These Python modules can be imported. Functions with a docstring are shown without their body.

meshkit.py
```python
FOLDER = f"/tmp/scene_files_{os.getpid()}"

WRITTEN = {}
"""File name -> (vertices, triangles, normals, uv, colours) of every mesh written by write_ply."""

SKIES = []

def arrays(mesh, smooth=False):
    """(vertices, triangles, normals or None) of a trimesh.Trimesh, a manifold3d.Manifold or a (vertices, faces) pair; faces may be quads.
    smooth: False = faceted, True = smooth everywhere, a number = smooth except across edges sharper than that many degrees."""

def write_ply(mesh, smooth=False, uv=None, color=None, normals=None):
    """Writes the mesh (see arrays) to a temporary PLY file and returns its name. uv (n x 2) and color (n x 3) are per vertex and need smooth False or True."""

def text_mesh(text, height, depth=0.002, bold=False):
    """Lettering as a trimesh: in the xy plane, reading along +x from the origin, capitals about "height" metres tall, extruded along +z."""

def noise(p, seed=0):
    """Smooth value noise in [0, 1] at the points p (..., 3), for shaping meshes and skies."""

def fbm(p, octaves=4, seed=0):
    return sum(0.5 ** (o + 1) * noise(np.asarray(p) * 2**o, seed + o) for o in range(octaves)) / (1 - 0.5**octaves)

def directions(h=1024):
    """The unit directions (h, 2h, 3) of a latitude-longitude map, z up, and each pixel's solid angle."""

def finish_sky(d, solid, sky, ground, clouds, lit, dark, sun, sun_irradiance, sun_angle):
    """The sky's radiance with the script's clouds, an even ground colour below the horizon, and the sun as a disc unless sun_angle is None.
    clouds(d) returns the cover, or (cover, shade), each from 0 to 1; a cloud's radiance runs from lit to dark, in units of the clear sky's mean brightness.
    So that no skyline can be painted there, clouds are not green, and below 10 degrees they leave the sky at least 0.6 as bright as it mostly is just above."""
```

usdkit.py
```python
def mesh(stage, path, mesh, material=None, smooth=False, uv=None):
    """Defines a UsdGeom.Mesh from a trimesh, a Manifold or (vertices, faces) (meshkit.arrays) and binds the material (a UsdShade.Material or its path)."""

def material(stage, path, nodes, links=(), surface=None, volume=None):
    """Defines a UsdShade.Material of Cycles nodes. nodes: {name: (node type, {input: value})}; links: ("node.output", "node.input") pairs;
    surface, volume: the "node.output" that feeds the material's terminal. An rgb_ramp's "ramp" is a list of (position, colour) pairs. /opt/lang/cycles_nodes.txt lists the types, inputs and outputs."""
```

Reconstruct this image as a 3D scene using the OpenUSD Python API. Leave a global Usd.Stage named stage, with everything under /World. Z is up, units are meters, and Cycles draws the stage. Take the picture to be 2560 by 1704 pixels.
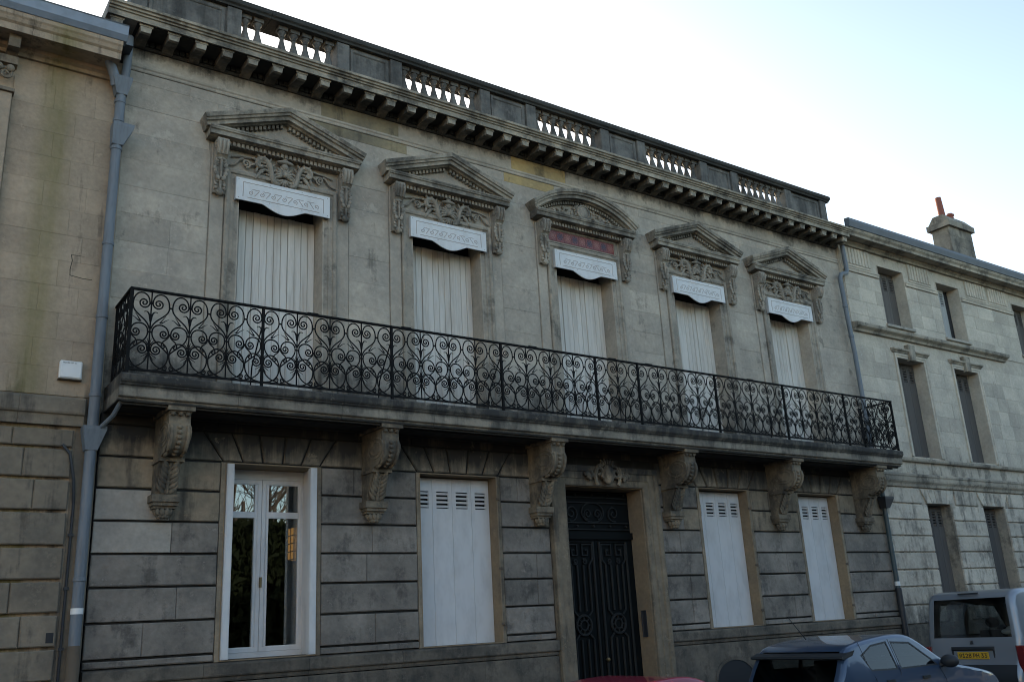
import math, random
import numpy as np, trimesh, usdkit, meshkit
from pxr import Usd, UsdGeom, UsdLux, UsdShade, Gf, Sdf
from shapely.geometry import Polygon, box as sbox, Point
from shapely import affinity

stage = Usd.Stage.CreateInMemory()
UsdGeom.SetStageUpAxis(stage, UsdGeom.Tokens.z)
UsdGeom.SetStageMetersPerUnit(stage, 1.0)
UsdGeom.Xform.Define(stage, '/World')
stage.SetDefaultPrim(stage.GetPrimAtPath('/World'))
UsdGeom.Scope.Define(stage, '/World/Looks')
rng = random.Random(7)

# ------------------------------------------------------------------ camera, sky, sun, exposure
EXPOSURE = 1.38
SUN_AZ, SUN_EL = math.radians(18), math.radians(13)
CAM_POS = (-4.1038, -10.8456, 1.6)
CAM_YAW, CAM_PITCH, CAM_ROLL = math.radians(35.448), math.radians(17.1197), math.radians(-3.1562)
F_REL = 2305.5 / 2560

def look_matrix():
    y, p, r = CAM_YAW, CAM_PITCH, CAM_ROLL
    f = np.array([math.sin(y)*math.cos(p), math.cos(y)*math.cos(p), math.sin(p)])
    rt = np.array([math.cos(y), -math.sin(y), 0]); u = np.cross(rt, f)
    c, s = math.cos(r), math.sin(r)
    rt, u = c*rt + s*u, -s*rt + c*u
    m = np.eye(4); m[0, :3], m[1, :3], m[2, :3], m[3, :3] = rt, u, -f, CAM_POS
    return Gf.Matrix4d(*m.ravel().tolist())

cam = UsdGeom.Camera.Define(stage, '/World/camera')
cam.AddTransformOp().Set(look_matrix())
cam.CreateHorizontalApertureAttr(36.0); cam.CreateVerticalApertureAttr(36.0*681/1024)
cam.CreateFocalLengthAttr(36.0*F_REL); cam.CreateClippingRangeAttr(Gf.Vec2f(0.05, 2000))
cam.CreateExposureAttr(EXPOSURE)

SUN_DIR = np.array([math.sin(SUN_AZ)*math.cos(SUN_EL), math.cos(SUN_AZ)*math.cos(SUN_EL), math.sin(SUN_EL)])
dome = UsdLux.DomeLight.Define(stage, '/World/sky')
sky_mat = usdkit.material(stage, '/World/Looks/sky_look', {
    't': ('sky_texture', {'sky_type': 'single_scattering', 'sun_disc': False, 'sun_elevation': SUN_EL, 'sun_rotation': SUN_AZ,
                          'altitude': 20.0, 'air_density': 1.0, 'aerosol_density': 1.7, 'ozone_density': 1.0}),
    'b': ('background_shader', {'strength': 0.15})}, [('t.color', 'b.color')], surface='b.background')
UsdShade.MaterialBindingAPI.Apply(dome.GetPrim()).Bind(sky_mat)
sun = UsdLux.DistantLight.Define(stage, '/World/sun')
sun.CreateIntensityAttr(0.6); sun.CreateAngleAttr(0.5); sun.CreateNormalizeAttr(True); sun.CreateColorAttr(Gf.Vec3f(1.0, 0.86, 0.7))
def aim(d):
    z = np.array(d); x = np.cross([0, 0, 1.0], z); x /= np.linalg.norm(x); y = np.cross(z, x)
    m = np.eye(4); m[0, :3], m[1, :3], m[2, :3] = x, y, z
    return Gf.Matrix4d(*m.ravel().tolist())
sun.AddTransformOp().Set(aim(SUN_DIR))

# ------------------------------------------------------------------ naming and scene tree
_used = {}
def _numbered(path):
    n = _used.get(path, 0); _used[path] = n + 1
    return path if n == 0 else f'{path}_{n:03d}'

class Node:
    def __init__(self, prim, origin): self.prim, self.origin, self.path = prim, np.array(origin, float), str(prim.GetPath())

def tag(prim, label=None, cat=None, group=None, kind=None):
    for k, v in (('label', label), ('category', cat), ('group', group), ('kind', kind)):
        if v: prim.SetCustomDataByKey(k, v)

def thing(name, label, cat, origin=(0, 0, 0), group=None):
    x = UsdGeom.Xform.Define(stage, _numbered('/World/' + name)); x.AddTranslateOp().Set(Gf.Vec3d(*map(float, origin)))
    tag(x.GetPrim(), label, cat, group)
    return Node(x.GetPrim(), origin)

def part(parent, name, mesh, mat, smooth=False, label=None, kind=None, local=None):
    """One Mesh under parent; the shape is given in world metres, or about (0,0,0) with local = where it goes."""
    v, f = mesh
    m = usdkit.mesh(stage, _numbered(f'{parent.path}/{name}'), (np.asarray(v, float) - (0 if local is not None else parent.origin), f), MAT[mat], smooth)
    if local is not None: m.AddTranslateOp().Set(Gf.Vec3d(*map(float, np.asarray(local, float) - parent.origin)))
    tag(m.GetPrim(), label, kind=kind)
    return Node(m.GetPrim(), parent.origin)

def single(name, mesh, mat, label=None, cat=None, group=None, kind=None, smooth=False):
    m = usdkit.mesh(stage, _numbered('/World/' + name), mesh, MAT[mat], smooth)
    tag(m.GetPrim(), label, cat, group, kind)
    return m

# ------------------------------------------------------------------ shapes: every shape is (vertices, triangles)
def cat(*ms):
    ms = [m for m in (ms[0] if len(ms) == 1 and isinstance(ms[0], list) else ms)]
    V, F, n = [], [], 0
    for v, f in ms:
        V.append(np.asarray(v, float)); F.append(np.asarray(f, int) + n); n += len(v)
    return np.vstack(V), np.vstack(F)
def quads(q): q = np.asarray(q); return np.vstack([q[:, [0, 1, 2]], q[:, [0, 2, 3]]])
def move(m, d): return np.asarray(m[0]) + np.asarray(d, float), m[1]
def box(x0, x1, y0, y1, z0, z1):
    v = np.array([(x, y, z) for x in (x0, x1) for y in (y0, y1) for z in (z0, z1)], float)
    return v, quads([[0, 1, 3, 2], [4, 6, 7, 5], [0, 4, 5, 1], [2, 3, 7, 6], [0, 2, 6, 4], [1, 5, 7, 3]])
def inset(poly, d):
    """Mitred inset of a counter-clockwise polygon."""
    p = np.asarray(poly, float); e = np.roll(p, -1, 0) - p; e /= np.linalg.norm(e, axis=1)[:, None]
    n = np.stack([-e[:, 1], e[:, 0]], 1); n0 = np.roll(n, 1, 0)
    m = (n + n0) / (1 + (n*n0).sum(1))[:, None]
    return p + m*d
def stone(poly, yf, yb, ch=0.008):
    """A block with a chamfered face: poly (x, z) counter-clockwise, convex; face at yf, back at yb."""
    p = np.asarray(poly, float); n = len(p); q = inset(p, ch)
    ring = lambda a, y: np.stack([a[:, 0], np.full(len(a), y), a[:, 1]], 1)
    V = np.vstack([ring(q, yf), ring(p, yf + ch), ring(p, yb), ring(q.mean(0)[None], yf)[:1]]) if n > 4 else np.vstack([ring(q, yf), ring(p, yf + ch), ring(p, yb)])
    F = [[3*n, i, (i + 1) % n] for i in range(n)] if n > 4 else [[0, i, i + 1] for i in range(1, n - 1)]
    for r in (0, n):
        for i in range(n):
            j = (i + 1) % n; F += [[r + i, r + n + i, r + n + j], [r + i, r + n + j, r + j]]
    return V, np.array(F)
def ragged(poly, q, amp=0.006):
    """A worn outline: edges broken once or twice and nudged inwards."""
    out = []; p = np.asarray(poly, float)
    for i in range(len(p)):
        a, b = p[i], p[(i + 1) % len(p)]; L = np.linalg.norm(b - a); n_ = np.array([-(b - a)[1], (b - a)[0]])/L
        out.append(a + (p.mean(0) - a)/np.linalg.norm(p.mean(0) - a)*amp*q.random()*1.5)
        for t in ((0.3, 0.68) if L > 0.5 else (0.5,)): out.append(a + (b - a)*(t + .16*(q.random() - .5)) + n_*amp*(q.random()**2))
    return np.array(out)
def rough(x0, x1, z0, z1, yf, yb, ch, q, amp=0.007): return stone(ragged(rect(x0, x1, z0, z1), q, amp), yf, yb, ch)
def rect(x0, x1, z0, z1): return [(x0, z0), (x1, z0), (x1, z1), (x0, z1)]
def block(x0, x1, z0, z1, yf, yb, ch=0.006): return stone(rect(x0, x1, z0, z1), yf, yb, ch)
def tri2(poly): return trimesh.creation.triangulate_polygon(poly, engine='earcut')
def extr(poly, h):
    m = trimesh.creation.extrude_polygon(poly if isinstance(poly, Polygon) else Polygon(poly), h, engine='earcut')
    return np.array(m.vertices), np.array(m.faces)
def prism_y(poly, y0, y1):
    v, f = extr(poly, y1 - y0); return np.stack([v[:, 0], y0 + v[:, 2], v[:, 1]], 1), f[:, ::-1]
def prism_x(poly, x0, x1):
    v, f = extr(poly, x1 - x0); return np.stack([x0 + v[:, 2], v[:, 0], v[:, 1]], 1), f
def sweep(path, prof, closed=False):
    """A profile of (outward offset, y) carried along an (x, z) path with mitred corners."""
    p = np.asarray(path, float); n = len(p)
    d = np.roll(p, -1, 0) - p
    if not closed: d[-1] = d[-2]
    d /= np.linalg.norm(d, axis=1)[:, None]; nn = np.stack([-d[:, 1], d[:, 0]], 1); n0 = np.roll(nn, 1, 0)
    if not closed: n0[0] = nn[0]
    m = (nn + n0)/(1 + (nn*n0).sum(1))[:, None]
    k = len(prof); V = np.array([[p[i, 0] + m[i, 0]*o, y, p[i, 1] + m[i, 1]*o] for i in range(n) for o, y in prof])
    Q = []
    for i in range(n if closed else n - 1):
        for j in range(k - 1):
            a, b = i*k, ((i + 1) % n)*k; Q.append([a + j, b + j, b + j + 1, a + j + 1])
    F = [quads(Q)]
    if not closed:
        t = [[0, j, j + 1] for j in range(1, k - 1)]; F += [np.array(t), np.array(t)[:, ::-1] + (n - 1)*k]
    return V, np.vstack(F)
def tube(pts, r, sides=6, flat=1.0):
    p = np.asarray(pts, float); t = np.gradient(p, axis=0); t /= np.linalg.norm(t, axis=1)[:, None] + 1e-12
    ref = np.where(np.abs(t[:, 1:2]) < 0.9, [[0, 1.0, 0]], [[1.0, 0, 0]])
    a = np.cross(t, ref); a /= np.linalg.norm(a, axis=1)[:, None] + 1e-12; b = np.cross(t, a)
    r = np.broadcast_to(r, (len(p),)); an = np.arange(sides)*2*math.pi/sides
    V = p[:, None] + r[:, None, None]*(np.cos(an)[None, :, None]*a[:, None] + flat*np.sin(an)[None, :, None]*b[:, None])
    n = len(p); Q = [[i*sides + j, i*sides + (j + 1) % sides, (i + 1)*sides + (j + 1) % sides, (i + 1)*sides + j] for i in range(n - 1) for j in range(sides)]
    F = [quads(Q)]; t0 = np.array([[0, j + 1, j] for j in range(1, sides - 1)]); F += [t0, t0[:, ::-1] + (n - 1)*sides]
    return V.reshape(-1, 3), np.vstack(F)
def lathe(prof, sides=14, c=(0, 0, 0)):
    """Profile of (radius, z) turned about a vertical axis."""
    an = np.arange(sides)*2*math.pi/sides; V = np.array([[c[0] + r*math.cos(a), c[1] + r*math.sin(a), c[2] + z] for r, z in prof for a in an])
    Q = [[i*sides + j, i*sides + (j + 1) % sides, (i + 1)*sides + (j + 1) % sides, (i + 1)*sides + j] for i in range(len(prof) - 1) for j in range(sides)]
    return V, quads(Q)
_ico = {}
def ell(c, r, sub=1, tilt=0.0):
    """An ellipsoid, turned in the x-z plane by tilt."""
    if sub not in _ico:
        m = trimesh.creation.icosphere(subdivisions=sub); _ico[sub] = (np.array(m.vertices), np.array(m.faces))
    v, f = _ico[sub]; v = v*np.asarray(r, float); s, k = math.sin(tilt), math.cos(tilt)
    return np.stack([v[:, 0]*k - v[:, 2]*s, v[:, 1], v[:, 0]*s + v[:, 2]*k], 1) + np.asarray(c, float), f
def bez(a, b, c, d, n=10):
    t = np.linspace(0, 1, n)[:, None]; a, b, c, d = map(lambda q: np.asarray(q, float), (a, b, c, d))
    return (1 - t)**3*a + 3*(1 - t)**2*t*b + 3*(1 - t)*t*t*c + t**3*d
def spiral(c, r0, r1, a0, a1, n=20):
    t = np.linspace(0, 1, n); a = np.radians(a0 + (a1 - a0)*t); r = r0 + (r1 - r0)*t
    return np.stack([c[0] + r*np.cos(a), c[1] + r*np.sin(a)], 1)
def xz(p, y): p = np.asarray(p, float); return np.stack([p[:, 0], np.full(len(p), y) if np.ndim(y) == 0 else y, p[:, 1]], 1)
def mirror(m, cx=0.0): v = np.array(m[0], float); v[:, 0] = 2*cx - v[:, 0]; return v, np.asarray(m[1])[:, ::-1]

# ------------------------------------------------------------------ materials
MAT = {}
def stone_mat(name, a, b, dirt=(0.035, 0.033, 0.03), amount=0.3, bands=(), streak=0.5, vary=0.18, rough=0.9, bump=0.35, tint=None, extra=None, size=1.0, chips=0.35):
    """Weathered limestone: two tones mottled, a tone per block, soot in ragged streaks (more of it, and painted shade around the balcony, inside the height bands (z0, z1, gain))."""
    n = {'g': ('geometry', {}), 'o': ('object_info', {}),
         'n1': ('noise_texture', {'scale': 1.7/size, 'detail': 4.0, 'roughness': 0.66}), 'n2': ('noise_texture', {'scale': 17.0, 'detail': 3.0, 'roughness': 0.65}),
         'ms': ('mapping', {'scale': (5.0, 5.0, 0.55)}), 'n3': ('noise_texture', {'scale': 1.0, 'detail': 4.0, 'roughness': 0.7}),
         'n4': ('noise_texture', {'scale': 2.6, 'detail': 5.0, 'roughness': 0.72}),
         'r1': ('rgb_ramp', {'ramp': [(0.38, (0, 0, 0)), (0.62, (1, 1, 1))]}),
         'm1': ('mix_color', {'a': a, 'b': b}),
         'rv': ('map_range', {'from_min': 0.0, 'from_max': 1.0, 'to_min': 1.0 - vary, 'to_max': 1.0 + vary}),
         'fv': ('map_range', {'from_min': 0.25, 'from_max': 0.75, 'to_min': 0.86, 'to_max': 1.12}),
         'mv': ('math', {'math_type': 'multiply'}), 'hv': ('hsv', {}),
         's1': ('math', {'math_type': 'multiply', 'value2': streak}), 's2': ('math', {'math_type': 'multiply', 'value2': 1 - streak}), 's3': ('math', {'math_type': 'add'}),
         'd0': ('math', {'math_type': 'multiply_add', 'value2': 1.8, 'value3': amount - 0.9})}
    L = [('g.position', 'n1.vector'), ('g.position', 'n2.vector'), ('g.position', 'ms.vector'), ('ms.vector', 'n3.vector'), ('g.position', 'n4.vector'),
         ('n1.fac', 'r1.fac'), ('r1.color', 'm1.fac'), ('o.random', 'rv.value'), ('n2.fac', 'fv.value'), ('rv.result', 'mv.value1'), ('fv.result', 'mv.value2'),
         ('mv.value', 'hv.value'), ('m1.result', 'hv.color'), ('n3.fac', 's1.value1'), ('n4.fac', 's2.value1'), ('s1.value', 's3.value1'), ('s2.value', 's3.value2'), ('s3.value', 'd0.value1')]
    last = 'd0.value'
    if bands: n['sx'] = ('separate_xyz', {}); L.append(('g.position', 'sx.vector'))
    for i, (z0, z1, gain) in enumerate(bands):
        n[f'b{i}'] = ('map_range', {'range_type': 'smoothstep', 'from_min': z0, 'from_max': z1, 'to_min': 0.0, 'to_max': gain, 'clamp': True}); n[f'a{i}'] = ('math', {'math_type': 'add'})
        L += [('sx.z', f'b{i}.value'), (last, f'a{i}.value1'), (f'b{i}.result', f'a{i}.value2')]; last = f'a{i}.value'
    n['dr'] = ('rgb_ramp', {'ramp': [(0.40, (0, 0, 0)), (0.54, (0.5, 0.5, 0.5)), (0.80, (1, 1, 1))]}); n['md'] = ('mix_color', {'b': dirt})
    L += [(last, 'dr.fac'), ('dr.color', 'md.fac'), ('hv.color', 'md.a')]
    n['nc'] = ('noise_texture', {'scale': 3.4, 'detail': 5.0, 'roughness': 0.78}); n['cr'] = ('rgb_ramp', {'ramp': [(0.60, (0, 0, 0)), (0.68, (chips, chips, chips))]}); n['mc'] = ('mix_color', {'b': tuple(min(0.6, 1.45*x) for x in a)})
    L += [('g.position', 'nc.vector'), ('nc.fac', 'cr.fac'), ('cr.color', 'mc.fac'), ('md.result', 'mc.a')]
    out = 'mc.result'
    if extra: out = extra(n, L, out)
    n['bu'] = ('bump', {'strength': bump, 'distance': 0.012})
    L += [('n2.fac', 'bu.height'), ('bu.normal', 'p.normal'), (out, 'p.base_color')]
    n['p'] = ('principled_bsdf', {'roughness': rough, 'specular_ior_level': 0.25})
    MAT[name] = usdkit.material(stage, '/World/Looks/' + name, n, L, surface='p.BSDF')

def paint(name, c, rough=0.5, metallic=0.0, vary=0.0, grime=0.0, grime_col=(0.12, 0.10, 0.08), scale=(1, 1, 1), coat=0.0, bump=0.0, spec=0.5):
    n = {'g': ('geometry', {}), 'o': ('object_info', {}), 'mp': ('mapping', {'scale': scale}), 'n': ('noise_texture', {'scale': 4.0, 'detail': 4.0, 'roughness': 0.68}),
         'r': ('rgb_ramp', {'ramp': [(0.45, (0, 0, 0)), (0.75, (grime, grime, grime))]}), 'rv': ('map_range', {'to_min': 1 - vary, 'to_max': 1 + vary}), 'h': ('hsv', {'color': c}),
         'm': ('mix_color', {'b': grime_col}), 'p': ('principled_bsdf', {'roughness': rough, 'metallic': metallic, 'coat_weight': coat, 'specular_ior_level': spec}), 'bu': ('bump', {'strength': bump, 'distance': 0.005})}
    L = [('g.position', 'mp.vector'), ('mp.vector', 'n.vector'), ('n.fac', 'r.fac'), ('r.color', 'm.fac'), ('o.random', 'rv.value'), ('rv.result', 'h.value'), ('h.color', 'm.a'), ('m.result', 'p.base_color')]
    if bump: L += [('n.fac', 'bu.height'), ('bu.normal', 'p.normal')]
    MAT[name] = usdkit.material(stage, '/World/Looks/' + name, n, L, surface='p.BSDF')

def green_streak(n, L, out):
    """The algae run that stains the left house's wall."""
    n['gx'] = ('separate_xyz', {}); n['g1'] = ('map_range', {'range_type': 'smoothstep', 'from_min': 0.30, 'from_max': 0.0, 'clamp': True}); n['g2'] = ('math', {'math_type': 'add', 'value2': 2.82}); n['g3'] = ('math', {'math_type': 'absolute'})
    n['g4'] = ('math', {'math_type': 'multiply'}); n['g5'] = ('math', {'math_type': 'multiply', 'value2': 0.95, 'use_clamp': True}); n['gm'] = ('mix_color', {'b': (0.15, 0.13, 0.035)})
    L += [('g.position', 'gx.vector'), ('gx.x', 'g2.value1'), ('g2.value', 'g3.value1'), ('g3.value', 'g1.value'), ('g1.result', 'g4.value1'), ('n3.fac', 'g4.value2'), ('g4.value', 'g5.value1'), ('g5.value', 'gm.fac'), (out, 'gm.a')]
    return 'gm.result'

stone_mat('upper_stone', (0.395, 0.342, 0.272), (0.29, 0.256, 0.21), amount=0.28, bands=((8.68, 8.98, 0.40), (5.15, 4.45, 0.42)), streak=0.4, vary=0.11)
stone_mat('trim_stone', (0.32, 0.275, 0.215), (0.21, 0.185, 0.15), amount=0.38, streak=0.3, vary=0.08, bump=0.5)
stone_mat('pediment_stone', (0.34, 0.295, 0.23), (0.19, 0.168, 0.135), amount=0.47, streak=0.2, vary=0.05, bump=0.5)
stone_mat('cornice_stone', (0.37, 0.32, 0.245), (0.22, 0.195, 0.155), amount=0.45, streak=0.2, vary=0.12, bump=0.6)
stone_mat('worn_stone', (0.22, 0.18, 0.11), (0.14, 0.12, 0.085), amount=0.4)
stone_mat('shaded_modillion_stone', (0.19, 0.165, 0.13), (0.10, 0.09, 0.072), amount=0.5, streak=0.3, vary=0.2)  # darker copy of the cornice stone: shade on modillion sides and undersides painted in
stone_mat('crust_and_shade_stone', (0.075, 0.065, 0.05), (0.03, 0.027, 0.022), amount=0.62, streak=0.3, vary=0.25, bump=0.9)  # soot crust with the shade under cornice and balcony painted into it
stone_mat('parapet_stone', (0.155, 0.145, 0.128), (0.09, 0.086, 0.08), amount=0.45, streak=0.5, vary=0.08, bump=0.6)
stone_mat('coping_stone', (0.06, 0.058, 0.052), (0.03, 0.031, 0.029), amount=0.5, streak=0.2, vary=0.08, bump=0.8)
stone_mat('lower_stone', (0.235, 0.205, 0.17), (0.14, 0.124, 0.104), amount=0.37, bands=((3.2, 4.0, 0.18),), streak=0.3, vary=0.12, bump=0.45, chips=0.5)  # height band: soot plus painted balcony shade at the wall top
stone_mat('pale_patch_stone', (0.34, 0.305, 0.255), (0.25, 0.225, 0.19), amount=0.24, streak=0.3, vary=0.1)
stone_mat('warm_lower_stone', (0.26, 0.205, 0.14), (0.15, 0.125, 0.09), amount=0.38, bands=((3.55, 3.95, 0.45),), streak=0.6, vary=0.18, bump=0.5)  # height band darkens the stones below the balcony: soot and painted shade together
stone_mat('joint_dirt_shade', (0.022, 0.02, 0.017), (0.015, 0.014, 0.012), amount=0.4, vary=0.0)  # near-black joints: dirt and the shade inside them in one colour
stone_mat('ochre_reveal', (0.25, 0.185, 0.115), (0.20, 0.15, 0.10), amount=0.27, streak=0.6, vary=0.05)
stone_mat('slab_stone', (0.25, 0.215, 0.165), (0.13, 0.115, 0.092), amount=0.40, bands=((4.23, 4.28, 0.34), (4.15, 4.10, 0.8)), streak=0.45, vary=0.12, bump=0.6)  # bands mix dirt with painted shade on the top moulding and underside
stone_mat('console_stone', (0.225, 0.178, 0.12), (0.12, 0.10, 0.073), amount=0.48, bands=((3.0, 3.5, 0.0),), streak=0.3, vary=0.08, bump=0.6)
stone_mat('plinth_stone', (0.15, 0.125, 0.095), (0.085, 0.075, 0.06), amount=0.42, streak=0.3, vary=0.1, bump=0.5)
stone_mat('new_stone', (0.40, 0.29, 0.13), (0.31, 0.23, 0.115), amount=0.34, streak=0.3, vary=0.1)
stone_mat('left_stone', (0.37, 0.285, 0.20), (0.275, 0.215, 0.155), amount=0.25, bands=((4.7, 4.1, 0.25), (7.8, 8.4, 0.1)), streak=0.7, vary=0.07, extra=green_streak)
stone_mat('left_lower_stone', (0.20, 0.163, 0.118), (0.135, 0.114, 0.087), amount=0.34, streak=0.6, vary=0.1)
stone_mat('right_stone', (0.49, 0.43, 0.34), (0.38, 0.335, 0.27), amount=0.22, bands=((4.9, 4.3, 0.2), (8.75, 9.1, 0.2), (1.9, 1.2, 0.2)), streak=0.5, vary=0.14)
stone_mat('right_trim', (0.36, 0.31, 0.235), (0.25, 0.22, 0.175), amount=0.42, streak=0.4, vary=0.1)
stone_mat('chimney_stone', (0.23, 0.20, 0.155), (0.13, 0.115, 0.095), amount=0.42, streak=0.5, vary=0.12)
paint('white_paint', (0.56, 0.55, 0.53), 0.5, grime=0.24, vary=0.03, scale=(1.2, 1.2, 0.5))
paint('old_white_paint', (0.56, 0.52, 0.46), 0.65, grime=0.55, grime_col=(0.26, 0.20, 0.14), vary=0.05, scale=(4, 4, 0.35), bump=0.15)
paint('groove_dirt', (0.22, 0.155, 0.105), 0.8)
paint('wrought_iron', (0.005, 0.005, 0.005), 0.75, grime=0.4, grime_col=(0.014, 0.009, 0.007), spec=0.15)
paint('zinc', (0.20, 0.23, 0.27), 0.5, metallic=0.25, grime=0.5, grime_col=(0.10, 0.11, 0.12))
paint('pipe_paint', (0.13, 0.148, 0.165), 0.55, grime=0.75, grime_col=(0.07, 0.075, 0.08), scale=(5, 5, .6), bump=.15)
paint('pipe_green', (0.03, 0.05, 0.055), 0.45, grime=0.3)
paint('rust_pipe', (0.10, 0.075, 0.05), 0.7, grime=0.6, grime_col=(0.05, 0.035, 0.02))
paint('gutter_black', (0.02, 0.02, 0.022), 0.5)
paint('grey_wood', (0.095, 0.082, 0.07), 0.8, grime=0.75, grime_col=(0.05, 0.045, 0.042), vary=0.25, scale=(9, 9, 0.5), bump=0.3)
paint('door_paint', (0.004, 0.005, 0.005), 0.5, grime=0.2, grime_col=(0.012, 0.011, 0.01), spec=0.1)
paint('door_grille', (0.010, 0.010, 0.009), 0.5, grime=0.3, grime_col=(0.03, 0.03, 0.03), spec=0.3)
paint('pale_wood', (0.33, 0.33, 0.31), 0.7, grime=0.4, scale=(9, 9, 0.5))
paint('plastic_white', (0.66, 0.65, 0.62), 0.4, grime=0.2)
paint('black', (0.008, 0.008, 0.009), 0.6)
paint('rubber', (0.012, 0.012, 0.012), 0.75)
paint('lettering', (0.16, 0.15, 0.12), 0.7)
paint('brass', (0.20, 0.14, 0.06), 0.4, metallic=0.7, grime=0.5)
paint('gutter_zinc', (0.10, 0.11, 0.12), 0.6, grime=0.5, grime_col=(0.06, 0.065, 0.07))
paint('slate', (0.045, 0.05, 0.058), 0.5, grime=0.4, grime_col=(0.08, 0.085, 0.09))
paint('terracotta', (0.22, 0.065, 0.04), 0.8, grime=0.5, grime_col=(0.12, 0.05, 0.04))
paint('tile_red', (0.16, 0.035, 0.03), 0.35, vary=0.15, grime=0.4, grime_col=(0.07, 0.03, 0.03))
paint('tile_dark', (0.035, 0.022, 0.035), 0.35)
paint('tile_pink', (0.23, 0.09, 0.07), 0.4)
paint('blue_car_paint', (0.03, 0.048, 0.08), 0.3, metallic=0.3, coat=1.0)
paint('silver_car_paint', (0.22, 0.23, 0.245), 0.33, metallic=0.6, coat=0.8)
paint('red_car_paint', (0.19, 0.012, 0.025), 0.3, coat=0.8)
paint('car_plastic', (0.012, 0.013, 0.014), 0.55)
paint('seat_cloth', (0.03, 0.03, 0.034), 0.9)
paint('alloy', (0.30, 0.30, 0.31), 0.35, metallic=0.8)
paint('tail_red', (0.09, 0.008, 0.008), 0.2, coat=0.6)
paint('plate_yellow', (0.55, 0.32, 0.02), 0.5, grime=0.3)
paint('asphalt', (0.05, 0.05, 0.052), 0.9, grime=0.5, grime_col=(0.075, 0.073, 0.07), bump=0.3)
paint('pavement_stone', (0.17, 0.16, 0.145), 0.9, grime=0.5, bump=0.3)
paint('earth', (0.07, 0.062, 0.042), 0.95, grime=0.6, grime_col=(0.045, 0.06, 0.025))
paint('bark', (0.06, 0.05, 0.04), 0.9, bump=0.5)
paint('evergreen', (0.009, 0.013, 0.005), 0.8, vary=0.3, grime=0.6, grime_col=(0.006, 0.010, 0.004), spec=0.1)
paint('dark_room', (0.06, 0.05, 0.045), 0.9)
paint('pale_render', (0.55, 0.46, 0.34), 0.9, grime=0.3)
paint('paper_white', (0.75, 0.75, 0.74), 0.8)
MAT['pane'] = usdkit.material(stage, '/World/Looks/pane', {'f': ('fresnel', {'IOR': 2.4}), 't': ('transparent_bsdf', {'color': (0.70, 0.73, 0.71)}), 'g': ('glossy_bsdf', {'color': (0.95, 0.97, 1.0), 'roughness': 0.01}), 'm': ('mix_closure', {})},
    [('f.fac', 'm.fac'), ('t.BSDF', 'm.closure1'), ('g.BSDF', 'm.closure2')], surface='m.closure')
MAT['car_glass'] = usdkit.material(stage, '/World/Looks/car_glass', {'f': ('fresnel', {'IOR': 1.7}), 't': ('transparent_bsdf', {'color': (0.50, 0.53, 0.53)}), 'g': ('glossy_bsdf', {'color': (0.95, 0.97, 1.0), 'roughness': 0.01}), 'm': ('mix_closure', {})},
    [('f.fac', 'm.fac'), ('t.BSDF', 'm.closure1'), ('g.BSDF', 'm.closure2')], surface='m.closure')
MAT['lamp_paper'] = usdkit.material(stage, '/World/Looks/lamp_paper', {'e': ('emission', {'color': (1.0, 0.48, 0.12), 'strength': 0.22})}, surface='e.emission')

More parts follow.
